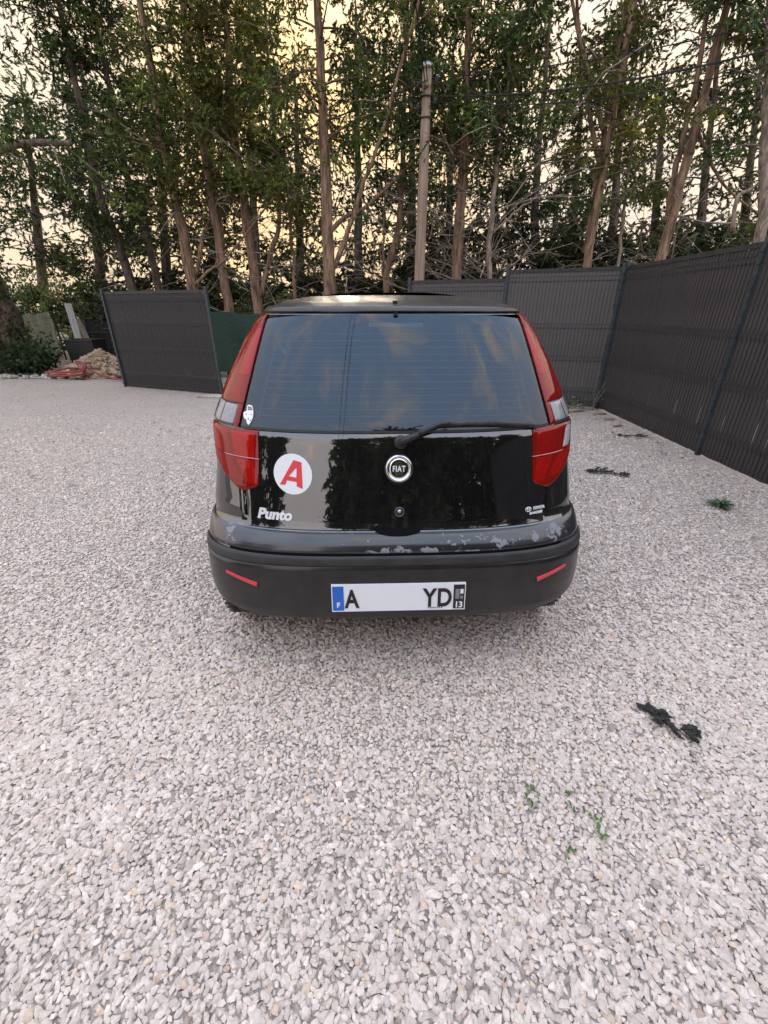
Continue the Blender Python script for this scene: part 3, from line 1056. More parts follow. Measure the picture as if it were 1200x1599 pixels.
def bush(name, label, c, size, n, per, tint, leaf=(.07, .022), group=None, cat='shrub', stems=6):
    root = empty(name, c, 0, label, cat, group)
    C, Dv = [], []
    for k in range(n):
        u = rand_unit(1)[0]
        f = random.random() ** .45
        C.append((u[0] * size[0] * f, u[1] * size[1] * f, size[2] * (.5 + .5 * u[2] * f)))
        Dv.append((u[0], u[1], abs(u[2]) + .2))
    V, F, Cc = leaves(np.array(C), np.array(Dv), per, .16, leaf[0], leaf[1], tint, -.1, rounder=True)
    link('foliage', np_mesh('foliage', V, F, 4, Cc), root, False, (M['leaf'],))
    mb = MB()
    for k in range(stems):
        a = random.uniform(0, 6.28)
        mb.tube([(0, 0, 0), (.3 * size[0] * math.cos(a), .3 * size[1] * math.sin(a), size[2] * .4), (.75 * size[0] * math.cos(a), .75 * size[1] * math.sin(a), size[2] * .85)], [.03, .02, .006], 5)
    mb.build('stems', M['twig'], root)
    return root


bush('shrub', 'dark glossy shrub growing at the foot of the ivy-clad trunk', (-8.35, 10.5, 0), (.42, .36, .62), 40, 46, (.028, .045, .020), (.09, .036))
bush('shrub', 'pale olive shrub rising behind the white plank', (-9.6, 15.6, 0), (1.5, .9, 2.5), 110, 60, (.17, .16, .085), (.09, .02))
bush('shrub', 'yellow-green shrub between the old trunk and the olive net', (-11.6, 15.8, 0), (1.3, .8, 2.6), 100, 60, (.10, .125, .042), (.10, .03))
bush('shrub', 'dense mid-green shrub pressing against the left end of the left panel', (-7.2, 13.4, 0), (1.1, .7, 2.1), 90, 60, (.075, .09, .038), (.08, .026))
bush('shrub', 'small leafy shrub below the forked stems right of the left panel', (-3.3, 12.4, 0), (1.2, .6, 1.9), 60, 50, (.065, .085, .032), (.09, .028))

# tangled dry underwood behind the back fence
und = MB()
for k in range(620):
    px = random.uniform(430, 1230)
    Y = random.uniform(9.3, 13.5)
    p = at(px, 470, Y); p.z = random.uniform(.3, 2.6) if random.random() < .75 else random.uniform(2.2, 3.6)
    dv = Vector((random.gauss(0, 1), random.gauss(0, .4), random.gauss(.25, .5))).normalized()
    L = random.uniform(.5, 1.9)
    q = [p]
    for j in range(5):
        dv = (dv + Vector((random.uniform(-.25, .25), random.uniform(-.2, .2), random.uniform(-.28, .2)))).normalized()
        q.append(q[-1] + dv * L / 5)
    r_ = random.choice((.004, .006, .006, .009, .013))
    und.tube(q, [r_ * (1 - .7 * j / 5) for j in range(6)], 3, False)
    for _ in range(2):
        j = random.randrange(1, 5)
        e = q[j] + (dv + Vector((random.uniform(-1, 1), random.uniform(-.5, .5), random.uniform(-.8, .8)))).normalized() * L * .35
        und.tube([q[j], e], [r_ * .5, r_ * .2], 3, False)
uo = und.build('dry_underwood', M['twig'])
tag(uo, 'tangle of dry bare twigs behind the back fence', 'underwood', kind='stuff')
C, Dv = [], []
for k in range(1450):
    px = random.uniform(120, 1260) if random.random() < .6 else random.uniform(440, 1200)
    Y = random.uniform(12.5, 15.0)
    p = at(px, 470, Y)
    C.append((p.x, p.y, random.uniform(.1, 3.3 if px > 640 else 2.3))); Dv.append((random.gauss(0, 1), random.gauss(0, 1), .2))
V, F, Cc = leaves(np.array(C), np.array(Dv), 56, .32, .20, .036, (.034, .042, .018), .2)
ud = link('dark_undergrowth', np_mesh('dark_undergrowth', V, F, F.shape[1], Cc), None, False, (M['leaf'],))
tag(ud, 'dark evergreen undergrowth low between the far trunks', 'undergrowth', kind='stuff')

# trees on the other side of the yard, seen mirrored in the tailgate and window
for i, (x, y, h, w) in enumerate(((1.4, -9.5, 8.2, 1.6), (4.2, -10.5, 8.6, 1.8), (-1.4, -11.5, 8.0, 1.3), (7.2, -9.5, 7.8, 1.8), (-9.6, -9.5, 8.6, 1.8), (-12.5, -7.5, 8.0, 2.0), (10.0, -7.5, 8.0, 2.0))):
    T('yard_edge_conifer', 'dark conifer at the open side of the yard, mirrored in the tailgate', 10, None, 18, ztop=h, base_pts=[Vector((x, y, 1.0)), Vector((x + .1, y, 4.0)), Vector((x, y, 6.5))], crown=(.3, w), nb=95, per=42,
      leafsz=(.36, .09), tint=DEEP, bark='bark_dark', dead=0, group='conifers at the open side of the yard', spread=.32, clumps=5)

# ------------------------------------------------------------------ the car
YR = [(.18, .26), (.21, .20), (.24, .13), (.262, .06), (.276, .02), (.29, -.002), (.33, -.010), (.40, -.003), (.46, .006), (.52, .015), (.555, .022), (.575, .030), (.60, .042), (.625, .066), (.64, .095), (.655, .104), (.68, .110), (.72, .120), (.80, .141), (.90, .168), (.96, .184), (1.0, .198), (1.385, .405), (1.40, .412), (1.42, .47), (1.44, .57), (1.46, .78), (1.472, 1.02), (1.478, 1.3)]
WW = [(.18, .71), (.21, .75), (.25, .775), (.30, .79), (.40, .80), (.50, .803), (.56, .802), (.60, .800), (.64, .795), (.70, .788), (.80, .776), (.90, .770), (.97, .770), (1.0, .764), (1.1, .722), (1.2, .676), (1.3, .622), (1.36, .582), (1.40, .545), (1.42, .525), (1.44, .49), (1.46, .42), (1.472, .30), (1.478, .10)]
NN = [(.2, 3.6), (.5, 3.4), (.6, 3.0), (.7, 2.8), (.9, 2.7), (1.0, 2.6), (1.4, 2.6), (1.478, 2.2)]
DD = [(.2, .36), (.5, .36), (.6, .38), (1.0, .38), (1.4, .34), (1.478, .3)]
YF = [(.18, 3.68), (.3, 3.80), (.55, 3.82), (.66, 3.78), (.72, 3.70), (.80, 3.48), (.86, 3.20), (.93, 2.88), (.98, 2.74), (1.0, 2.68), (1.40, 2.05), (1.42, 1.98), (1.44, 1.85), (1.46, 1.7), (1.472, 1.55), (1.478, 1.4)]
XE = [(.18, .595), (.60, .595), (.70, .597), (.80, .602), (.97, .612), (1.0, .610), (1.37, .515), (1.40, .500), (1.44, .44), (1.46, .37), (1.472, .26), (1.478, .08)]


def lut(T):
    z = np.array([t[0] for t in T]); v = np.array([t[1] for t in T])
    zz = np.linspace(z[0], z[-1], 1300)
    lin = np.interp(zz, z, v)
    k = np.hanning(13); k /= k.sum()
    pad = np.concatenate([2 * lin[0] - lin[6:0:-1], lin, 2 * lin[-1] - lin[-2:-8:-1]])
    sm = np.convolve(pad, k, 'valid')
    return lambda q: float(np.interp(q, zz, sm))


yr, ww, n_, d_, yf_, xe = lut(YR), lut(WW), lut(NN), lut(DD), lut(YF), lut(XE)


def t_of(x, z):
    """corner parameter of the lateral position x (0 at the centre, pi/2 at the flank)"""
    q = min(abs(x) / ww(z), 1.0)
    return math.copysign(math.asin(q ** (n_(z) / 2)), x)


def P_t(t, z):
    s = 1 if t >= 0 else -1
    a = abs(t)
    N, D, w = n_(z), d_(z), ww(z)
    if a <= math.pi / 2:
        return Vector((s * w * math.sin(a) ** (2 / N), yr(z) + D * (1 - max(math.cos(a), 0) ** (2 / N)), z))
    return Vector((s * w, yr(z) + D + (a - math.pi / 2), z))


def nrm(t, z):
    e = .012
    dt = P_t(t + e, z) - P_t(t - e, z)
    dz = P_t(t, z + .004) - P_t(t, z - .004)
    return dt.cross(dz).normalized()


def S_t(t, z, off=0.0):
    p = P_t(t, z)
    return p + nrm(t, z) * off if off else p


def S(x, z, off=0.0):
    return S_t(t_of(x, z), z, off)


def lerp(T, z):
    return float(np.interp(z, [a for a, _ in T], [c for _, c in T]))


def panel(z0, z1, lo, hi, nz, nx, off, thick=.012, bez=.004, zs=None, ztop=None, zbot=None):
    """closed shell panel: rows from z0 to z1, from t=lo(z) to t=hi(z), with rolled edges.
    ztop(k) may bend the upper edge (k from 0 to 1 across the panel)"""
    zz = zs if zs is not None else [z0 + (z1 - z0) * i / (nz - 1) for i in range(nz)]
    nz = len(zz)
    mb = MB()
    rows = []
    for i, z in enumerate(zz):
        r = []
        a, c = lo(z), hi(z)
        for k in range(nx):
            f = k / (nx - 1)
            zc = z
            if ztop:
                zc = z0 + (z - z0) * (ztop(f) - z0) / (z1 - z0)
            if zbot:
                zc = z1 - (z1 - z) * (z1 - zbot(f)) / (z1 - z0)
            o = off if 0 < i < nz - 1 and 0 < k < nx - 1 else off - bez
            r.append(S_t(a + (c - a) * f, zc, o))
        rows.append(r)
    mb.grid(rows)
    # skirt
    ring = [rows[0][k] for k in range(nx)] + [rows[i][-1] for i in range(1, nz)] + [rows[-1][k] for k in range(nx - 2, -1, -1)] + [rows[i][0] for i in range(nz - 2, 0, -1)]
    ringt = []
    for i, k in [(0, k) for k in range(nx)] + [(i, nx - 1) for i in range(1, nz)] + [(nz - 1, k) for k in range(nx - 2, -1, -1)] + [(i, 0) for i in range(nz - 2, 0, -1)]:
        z = zz[i]
        a, c = lo(z), hi(z)
        f = k / (nx - 1)
        zc = z if not ztop else z0 + (z - z0) * (ztop(f) - z0) / (z1 - z0)
        if zbot: zc = z1 - (z1 - z) * (z1 - zbot(f)) / (z1 - z0)
        ringt.append(S_t(a + (c - a) * f, zc, off - thick))
    mb.grid([ring, ringt], closed=True, flip=True)
    return mb


CAR_X, CAR_Y, CAR_YAW = .057, 1.35, R(1.8)
car = empty('car', (CAR_X, CAR_Y, 0), CAR_YAW, 'small black hatchback parked on white gravel, seen from behind, with a round red A sticker', 'car')

# body shell: one skin built of level outlines
zrow = sorted(set([.18, .20, .22, .25] + [round(.28 + .026 * i, 4) for i in range(44)] + [.640, .655, 1.385, 1.395, 1.40, 1.405, 1.41, 1.42, 1.43, 1.44, 1.45, 1.46, 1.466, 1.472, 1.476, 1.478]))
zrow = [z for i, z in enumerate(zrow) if i == 0 or z - zrow[i - 1] > .003]
NE, NC, NS, NF = 12, 14, 84, 14
cols_y = []


def half_outline(z):
    te = t_of(xe(z), z)
    te2 = t_of(min(xe(z) + .006, ww(z) * .99), z)
    pts = []
    rear = .655 < z < 1.0
    for k in range(NE + 1):
        x = xe(z) * k / NE
        pts.append(S(x, z, -.014 if rear else (-.008 if z <= .655 else 0)))
    for k in range(NC + 1):
        t = te2 + (math.pi / 2 - te2) * k / NC
        pts.append(S_t(t, z, -.008 if z <= .655 else 0))
    w, D = ww(z), d_(z)
    ya, yb = yr(z) + D, yf_(z) - .55
    for k in range(1, NS + 1):
        pts.append(Vector((w - (.008 if z <= .655 and ya + (yb - ya) * k / NS < .5 else 0), ya + (yb - ya) * k / NS, z)))
    for k in range(1, NF + 1):
        a = math.pi / 2 * (1 - k / NF)
        pts.append(Vector((w * math.sin(a) ** (2 / 2.6) if a > 0 else 0.0, yf_(z) - .55 * math.cos(a) ** (0 + 2 / 2.6) * 0 - .55 * (1 - math.cos(a) ** (2 / 2.6)), z)))
    return pts


sh = MB()
rows = []
for z in zrow:
    h = half_outline(z)
    left = [Vector((-p.x, p.y, p.z)) for p in h[1:-1]][::-1]
    rows.append(h + left)
nco = len(rows[0])
vs = [p for r in rows for p in r]
AX_R, AX_F, WR = .52, 2.98, .295
fs, roof_f = [], []
for i in range(len(rows) - 1):
    for k in range(nco):
        k2 = (k + 1) % nco
        a, c_, e_, f_ = rows[i][k], rows[i][k2], rows[i + 1][k2], rows[i + 1][k]
        m_ = (a + c_ + e_ + f_) / 4
        if .99 < m_.z < 1.388 and m_.y < .62 and abs(m_.x) < xe(m_.z): continue          # rear window opening
        if 1.02 < m_.z < 1.36 and m_.y > 2.0 and abs(m_.x) < ww(m_.z) - .06: continue     # windscreen opening
        if m_.z < .66 and abs(m_.x) > .55 and (math.hypot(m_.y - AX_R, m_.z - WR) < .335 or math.hypot(m_.y - AX_F, m_.z - WR) < .335): continue
        if m_.z < .30 and m_.y < .55: continue                                            # open behind the bumper corners
        fs.append((i * nco + k, i * nco + k2, (i + 1) * nco + k2, (i + 1) * nco + k))
        roof_f.append(1 if m_.z > 1.402 else 0)
top = [(len(rows) - 1) * nco + k for k in range(nco)]
fs.append(tuple(top)); roof_f.append(1)
sh.v = [tuple(p) for p in vs]
sh.f = fs
body = link('body_shell', sh.mesh('body_shell'), car, True, (M['paint'], M['roof_paint']))
if len(body.data.polygons) == len(roof_f):
    body.data.polygons.foreach_set('material_index', np.array(roof_f, dtype=np.int32))
fl = MB()
fl.box((0, 1.95, .235), (1.28, 3.3, .05))
fl.build('underfloor', M['deep_black'], car)
ex = MB()
ex.tube([(.46, .24, .30), (.46, .6, .28)], .022, 10)
ex.build('exhaust_pipe', M['steel'], car, True)

# tailgate skin under the glass
tg = panel(.638, .988, lambda z: -t_of(xe(z) - .004, z), lambda z: t_of(xe(z) - .004, z), 26, 61, .001, .02, .003)
tailgate = tg.build('tailgate', M['paint'], car, True)
# window glass, one bonded sheet
ztop = lambda f: 1.388 - .020 * (2 * f - 1) ** 2
rw = panel(.996, 1.388, lambda z: -t_of(xe(z) - .006, z), lambda z: t_of(xe(z) - .006, z), 22, 49, .002, .006, .001, ztop=ztop)
rear_window = rw.build('rear_window', M['glass'], car, True)
sl = MB()
for zc, h, o in ((.992, .009, .0035),):
    sl.grid([[S(-.602 + 1.204 * k / 40, zc - h / 2, o) for k in range(41)], [S(-.602 + 1.204 * k / 40, zc + h / 2, o) for k in range(41)]])
sl.build('window_seal', M['black'], car)
# dark ceramic border printed on the inside of the glass
fr = MB()
for sgn in (-1, 1):
    ra, rb = [], []
    for i in range(21):
        z = 1.0 + .365 * i / 20
        ra.append(S(sgn * (xe(z) - .010), z, -.006))
        rb.append(S(sgn * (xe(z) - .040 - .012 * math.sin(i / 20 * math.pi)), z, -.006))
    fr.grid([ra, rb])
for z0, z1 in ((1.0, 1.022), (1.352, 1.376)):
    fr.grid([[S(-.52 + 1.04 * k / 30, z0 - (.016 * (k / 15 - 1) ** 2 if z0 > 1.2 else 0), -.0065) for k in range(31)],
             [S(-.52 + 1.04 * k / 30, z1 - (.016 * (k / 15 - 1) ** 2 if z0 > 1.2 else 0), -.0065) for k in range(31)]])
fr.build('window_border', M['deep_black'], rear_window)
M['heater'] = mat('heater_print', (.62, .56, .50), .6)
for i in range(13):
    z = 1.045 + .0232 * i
    h = .0013 if i not in (5, 11) else .0019
    hw = xe(z) - .068 - .02 * max(0, i - 9) / 3
    mb = MB()
    mb.grid([[S(-hw + 2 * hw * k / 24, z - h - .005 * (k / 12 - 1) ** 2, -.0045) for k in range(25)], [S(-hw + 2 * hw * k / 24, z + h - .005 * (k / 12 - 1) ** 2, -.0045) for k in range(25)]])
    mb.build('heating_line', M['heater'], rear_window)
for sgn in (-1, 1):
    mb = MB()
    ra, rb = [], []
    for i in range(21):
        z = 1.025 + .31 * i / 20
        x = xe(z) - .070 - .07 * max(0, (i - 15) / 5) ** 2
        ra.append(S(sgn * (x - .0022), z, -.0048)); rb.append(S(sgn * (x + .0022), z, -.0048))
    mb.grid([ra, rb])
    mb.build('heater_busbar', M['heater'], rear_window)
mb = MB()
mb.grid([[S(-.103 + .206 * k / 8, z, o) for k in range(9)] for z, o in ((1.346, -.008), (1.348, -.0055), (1.360, -.0055), (1.362, -.008))])
mb.build('high_brake_light', mat('brake_strip', (.85, .84, .86), .25), car)  # near-white puts the strip's light-grey reflection into its colour
# roof rear lip and nozzle
lip = panel(1.393, 1.412, lambda z: -t_of(xe(z) + .03, z), lambda z: t_of(xe(z) + .03, z), 5, 41, .011, .02, .004)
lip.build('roof_lip', M['roof_paint'], car, True)
mb = MB()
mb.box(S(0, 1.385, .006), (.016, .014, .010))
mb.box(S(0, 1.418, .010), (.018, .02, .012))
mb.build('washer_nozzle', M['black'], car)

# bumper: painted ledge, rubbing strip, plastic apron
def bmax(z):
    dz = z - WR
    rr = .352
    y = AX_R - math.sqrt(max(rr * rr - dz * dz, 0)) if abs(dz) < rr else AX_R
    y = min(y, .46)
    D, N = d_(z), n_(z)
    e = y - yr(z)
    if e >= D: return math.pi / 2 + (e - D)
    return math.acos(max(0.0, min(1.0, (1 - e / D) ** (N / 2))))


def bband(z0, z1, nz, off, thick=.016, bez=.004, zbot=None):
    return panel(z0, z1, lambda z: -bmax(z), lambda z: bmax(z), nz, 81, off, thick, bez, zbot=zbot)


bumper = bband(.567, .634, 10, .000, .02, .005).build('bumper', M['bumper_paint'], car, True)
bband(.522, .560, 6, .006, .02, .005).build('rubbing_strip', M['strip'], bumper, True)
bband(.255, .519, 30, .002, .03, .004, zbot=lambda f: .255 + .10 * abs(2 * f - 1) ** 2.2).build('bumper_apron', M['bumper_low'], bumper, True)
mb = MB()
mb.grid([[S(-.66 + 1.32 * k / 40, z, -.004) for k in range(41)] for z in (.515, .525)])
mb.grid([[S(-.66 + 1.32 * k / 40, z, -.003) for k in range(41)] for z in (.556, .570)])
mb.build('bumper_gap', M['deep_black'], bumper)
# finger recess under the tailgate edge, its shade drawn as a black patch
mb = MB()
ra = [S(-.088 + .176 * k / 20, .642, .004) for k in range(21)]
rb = [S(-.088 + .176 * k / 20, .636 - .013 * math.sin(math.pi * k / 20) ** .6, .0025) for k in range(21)]
mb.grid([rb, ra])
mb.build('finger_recess', M['deep_black'], bumper)
for sgn in (-1, 1):
    xs_ = np.linspace(.548, .676, 9)
    ra, rb, rc, rd = [], [], [], []
    for k, x in enumerate(xs_):
        zc = .436 + (x - .548) * .26
        h = .0088 - .0034 * k / 8
        ra.append(S(sgn * x, zc - h, .002)); rb.append(S(sgn * x, zc - h * .8, .007)); rc.append(S(sgn * x, zc + h * .8, .007)); rd.append(S(sgn * x, zc + h, .002))
    mb = MB()
    mb.grid([ra, rb, rc, rd], flip=sgn < 0)
    mb.build('reflector', mat('red_reflector', (.62, .03, .045), .25, coat=1.0), bumper)
# small scoops either side of the number plate
for sgn in (-1, 1):
    mb = MB()
    x0, x1 = .300, .342
    mb.add([S(sgn * x0, .452, .0025), S(sgn * x1, .455, .0025), S(sgn * (x0 + .004), .36, .0025), S(sgn * .318, .425, -.022)], [(0, 1, 3), (1, 2, 3), (2, 0, 3)])
    mb.build('light_scoop', M['deep_black'], bumper)

# number plate
plate = MB()
PX, PZ0, PZ1 = .260, .338, .448


def plate_pt(x, f, off=0.0):
    a, c_ = S(0, PZ0, .006), S(0, PZ1, .006)
    p = a + (c_ - a) * f
    n = Vector((0, -(c_ - a).z, (c_ - a).y)).normalized()
    return Vector((x, p.y, p.z)) + n * off


def plate_quad(x0, x1, f0, f1, off, mb=None):
    mb = mb or MB()
    q = [plate_pt(x0, f0, off), plate_pt(x1, f0, off), plate_pt(x1, f1, off), plate_pt(x0, f1, off)]
    r_ = [plate_pt(x0, f0, off - .0009), plate_pt(x1, f0, off - .0009), plate_pt(x1, f1, off - .0009), plate_pt(x0, f1, off - .0009)]
    mb.add(q + r_, [(0, 1, 2, 3), (0, 4, 5, 1), (1, 5, 6, 2), (2, 6, 7, 3), (3, 7, 4, 0)])
    return mb


pl = MB()
for x0, x1, f0, f1, o in ((-PX, PX, -.02, 1.02, .004),):
    q = [plate_pt(x0, f0, o), plate_pt(x1, f0, o), plate_pt(x1, f1, o), plate_pt(x0, f1, o), plate_pt(x0, f0, -.02), plate_pt(x1, f0, -.02), plate_pt(x1, f1, -.02), plate_pt(x0, f1, -.02)]
    pl.add(q, [(0, 1, 2, 3), (0, 4, 5, 1), (1, 5, 6, 2), (2, 6, 7, 3), (3, 7, 4, 0)])
plate = pl.build('number_plate', M['white_print'], car)
plate_quad(-PX + .004, -PX + .047, .03, .97, .0055).build('blue_band', M['blue_print'], plate)
plate_quad(PX - .047, PX - .004, .03, .97, .0055).build('department_band', M['dark_print'], plate)
plate_quad(PX - .040, PX - .024, .42, .80, .0065).build('region_emblem', M['grey_print'], plate)
plate_quad(PX - .021, PX - .009, .62, .80, .0065).build('region_emblem', M['white_print'], plate)
plate_quad(PX - .020, PX - .010, .42, .54, .0065).build('region_emblem', M['grey_print'], plate)
mb = MB()
for k in range(7):
    plate_quad(.115 + .0085 * k, .115 + .0085 * k + .0055, .055, .105, .0055, mb)
tag(mb.build('maker_marks', M['grey_print'], plate), kind='stuff')


# lettering: the built-in font turned into solid letters laid on the surface
def letters(txt, name, parent, mtl, size, place, bold=0.0, shear=0.0, depth=.001, space=1.0, align='CENTER', sx=1.0):
    cu = bpy.data.curves.new(name, 'FONT')
    cu.body = txt
    cu.size = size
    cu.shear = shear
    cu.offset = bold
    cu.extrude = depth
    cu.space_character = space
    cu.align_x = align
    cu.resolution_u = 6
    to = bpy.data.objects.new('tmp_text', cu)
    COL.objects.link(to)
    dg = bpy.context.evaluated_depsgraph_get()
    me = bpy.data.meshes.new_from_object(to.evaluated_get(dg))
    bpy.data.objects.remove(to)
    bpy.data.curves.remove(cu)
    me.name = name
    for v in me.vertices:
        v.co = place(v.co.x * sx, v.co.y, v.co.z + depth)
    me.materials.clear()
    return link(name, me, parent, False, (mtl,))


def on_body(x0, z0, off):
    return lambda u, v, w: S(x0 + u, z0 + v, off + w)


def on_plate(x0, f0, off):
    return lambda u, v, w: plate_pt(x0 + u, f0 + v / (PZ1 - PZ0), off + w)


letters('F', 'country_letter', plate, M['white_print'], .030, on_plate(-PX + .0255, .16, .0058), .0010, 0, .0004)
letters('13', 'department_number', plate, M['white_print'], .036, on_plate(PX - .0255, .08, .0058), .0012, 0, .0004, sx=.9)
letters('A', 'plate_letter', plate, M['dark_print'], .108, on_plate(-.182, .145, .0048), .0028, 0, .0006, sx=.72)
letters('YD', 'plate_letter', plate, M['dark_print'], .108, on_plate(.152, .145, .0048), .0028, 0, .0006, space=1.08, sx=.74)


# stickers, badge, lettering on the tailgate
def disc(x0, z0, r, off, th=.0008, n=48, hole=0.0, sq=1.0):
    mb = MB()
    rim = [S(x0 + r * math.cos(2 * math.pi * k / n), z0 + sq * r * math.sin(2 * math.pi * k / n), off) for k in range(n)]
    low = [S(x0 + r * math.cos(2 * math.pi * k / n), z0 + sq * r * math.sin(2 * math.pi * k / n), off - th) for k in range(n)]
    rings = []
    for f in (.75, .5, .25):
        rings.append([S(x0 + r * f * math.cos(2 * math.pi * k / n), z0 + sq * r * f * math.sin(2 * math.pi * k / n), off) for k in range(n)])
    mb.grid([low, rim] + rings, closed=True)
    k0 = len(mb.v)
    mb.add([S(x0, z0, off)], [])
    base = k0 - n
    mb.f += [(base + k, base + (k + 1) % n, k0) for k in range(n)]
    return mb


learner = disc(-.398, .838, .0745, .0026).build('learner_sticker', M['white_print'], car)
SA = on_body(-.398, .838, .0030)
Apoly = [(-.048, -.050), (-.0255, -.050), (-.0185, -.026), (.0135, -.026), (.0145, -.052), (.037, -.053), (.034, .050), (.004, .052)]
Apoly = [(-.052, -.040), (-.030, -.040), (-.0235, -.023), (.0140, -.028), (.0140, -.044), (.0365, -.052), (.036, .044), (.0055, .052)]
Ahole = [(-.0150, -.008), (.0140, -.012), (.0160, .020), (.0125, .0225)]


def flat_poly(poly, hole, place, name, mtl, parent, th=.0006):
    bm = bmesh.new()
    eds = []
    for loop in ([poly] + ([hole] if hole else [])):
        vv = [bm.verts.new((x, y, 0)) for x, y in loop]
        for i in range(len(vv)): eds.append(bm.edges.new((vv[i], vv[(i + 1) % len(vv)])))
    bmesh.ops.triangle_fill(bm, edges=eds, use_beauty=True)
    bmesh.ops.subdivide_edges(bm, edges=bm.edges[:], cuts=2, use_grid_fill=True)
    for f in bm.faces:
        if f.normal.z < 0: f.normal_flip()
    r = bmesh.ops.extrude_face_region(bm, geom=bm.faces[:])
    for v in [e for e in r['geom'] if isinstance(e, bmesh.types.BMVert)]: v.co.z += th
    bmesh.ops.recalc_face_normals(bm, faces=bm.faces[:])
    for v in bm.verts: v.co = place(v.co.x, v.co.y, v.co.z)
    me = bpy.data.meshes.new(name)
    bm.to_mesh(me); bm.free()
    return link(name, me, parent, False, (mtl,))


flat_poly(Apoly, Ahole, SA, 'red_letter', M['red_print'], learner)

# round badge
BX, BZ = .004, .862
bd = disc(BX, BZ, .041, .0055).build('badge', M['chrome'], car, True)
mb = MB()
ring = [S(BX + .0445 * math.cos(a), BZ + .0445 * math.sin(a), .005) for a in np.linspace(0, 2 * math.pi, 49)]
mb.tube(ring, .0062, 8, False)
mb.build('badge_ring', M['chrome'], bd, True)
mb = MB()
ring = [S(BX + .0515 * math.cos(a), BZ - .001 + .0515 * math.sin(a), .001) for a in np.linspace(0, 2 * math.pi, 49)]
mb.tube(ring, .003, 6, False)
mb.build('badge_seat', M['black'], bd, True)
shield = [(-.0175, .022), (-.009, .0295), (.009, .0295), (.0175, .022), (.0165, -.021), (.008, -.0285), (-.008, -.0285), (-.0165, -.021)]
flat_poly(shield, None, on_body(BX, BZ, .0058), 'badge_shield', M['badge'], bd, .0012)
letters('FIAT', 'badge_letters', bd, M['white_print'], .030, on_body(BX, BZ - .0105, .0072), .0006, 0, .0008, space=1.12, sx=.76)
letters('Punto', 'model_lettering', car, M['bright_metal'], .052, on_body(-.478, .667, .0030), .0024, .25, .0018, space=1.02, sx=1.08)
# dealer sticker
dl = letters('TOYOTA', 'dealer_sticker', car, M['white_print'], .0150, on_body(.568, .681, .0026), .0008, .2, .0002, sx=.86)
letters('St-NAZAIRE', 'dealer_town', dl, M['white_print'], .0128, on_body(.556, .665, .0026), .0007, .2, .0002, sx=.86)
mb = MB()
for rx, rz, cz in ((.0125, .0085, 0), (.0048, .0080, 0), (.0085, .0032, .0035)):
    mb.tube([S(.522 + rx * math.cos(a), .685 + cz + rz * math.sin(a), .0024) for a in np.linspace(0, 2 * math.pi, 25)], .0011, 5, False)
mb.build('dealer_emblem', M['white_print'], dl)
# lock cylinder below the badge
mb = MB()
mb.tube([S(.006, .702, -.004), S(.006, .702, .004)], .0195, 24)
lk = mb.build('tailgate_lock', M['black'], car, True)
mb = MB()
mb.tube([S(.006 + .0165 * math.cos(a), .702 + .0165 * math.sin(a), .0045) for a in np.linspace(0, 2 * math.pi, 33)], .0028, 6, False)
mb.build('lock_ring', mat('lock_rim', (.06, .07, .085), .3, coat=.6), lk, True)
mb = MB()
mb.tube([S(.006, .703, .003), S(.006, .703, .0062)], .0085, 18)
mb.build('lock_barrel', M['steel'], lk, True)

# head sticker on the lower left of the window
head = [(-.022, .008), (-.012, .012), (-.008, .016), (-.007, .030), (-.001, .034), (.012, .033), (.018, .028), (.020, .012), (.019, -.004), (.014, -.014), (.008, -.024), (.002, -.030), (-.004, -.027), (-.010, -.018), (-.018, -.010), (-.022, -.002)]
hs = flat_poly([(x * 1.02, y * 1.05) for x, y in head], None, on_body(-.568, 1.033, .0042), 'animal_head_sticker', M['white_print'], car, .0004)
letters('DU', 'sticker_letters', hs, M['dark_print'], .0155, on_body(-.5615, 1.0515, .0050), .0007, 0, .0003, sx=.85)
for ex_, ez in ((-.011, .004), (.010, .004)):
    flat_poly([(ex_ - .004, ez + .001), (ex_ + .003, ez - .003), (ex_ + .005, ez + .001)], None, on_body(-.568, 1.033, .0050), 'sticker_eye', M['grey_print'], hs, .0002)
flat_poly([(-.0035, -.011), (.0, -.015), (.0035, -.011), (0, -.009)], None, on_body(-.568, 1.033, .0050), 'sticker_nose', M['dark_print'], hs, .0002)
flat_poly([(-.014, -.014), (-.008, -.021), (-.009, -.014)], None, on_body(-.568, 1.033, .0050), 'sticker_jaw', M['dark_print'], hs, .0002)
flat_poly([(.006, -.021), (.013, -.013), (.007, -.015)], None, on_body(-.568, 1.033, .0050), 'sticker_jaw', M['dark_print'], hs, .0002)

# wiper
mb = MB()
wc = S(.012, .957, 0)
wn = nrm(t_of(.012, .957), .957)
mb.tube([wc, wc + wn * .014, wc + wn * .020], [.026, .024, .017], 20)
wiper = mb.build('wiper', M['black'], car, True)
mb = MB()
mb.tube([S(.004, .953, .026), S(.04, .968, .032), S(.075, .981, .033)], [.0135, .0135, .0125], 10)
mb.tube([S(.070, .979, .033), S(.115, .998, .032), S(.155, 1.011, .030), S(.185, 1.013, .029)], [.0105, .0090, .0078, .0070], 8)
mb.build('wiper_arm', M['black'], wiper, True)
mb = MB()
pts = [(.155, 1.012), (.25, 1.014), (.36, 1.011), (.45, 1.004), (.515, .997), (.545, .993)]
mb.tube([S(x, z, .020) for x, z in pts], [.007, .0082, .0085, .0078, .0065, .004], 8)
mb.tube([S(x, z - .006, .009) for x, z in pts], .0035, 5)
mb.build('wiper_blade', M['rubber'], wiper, True)

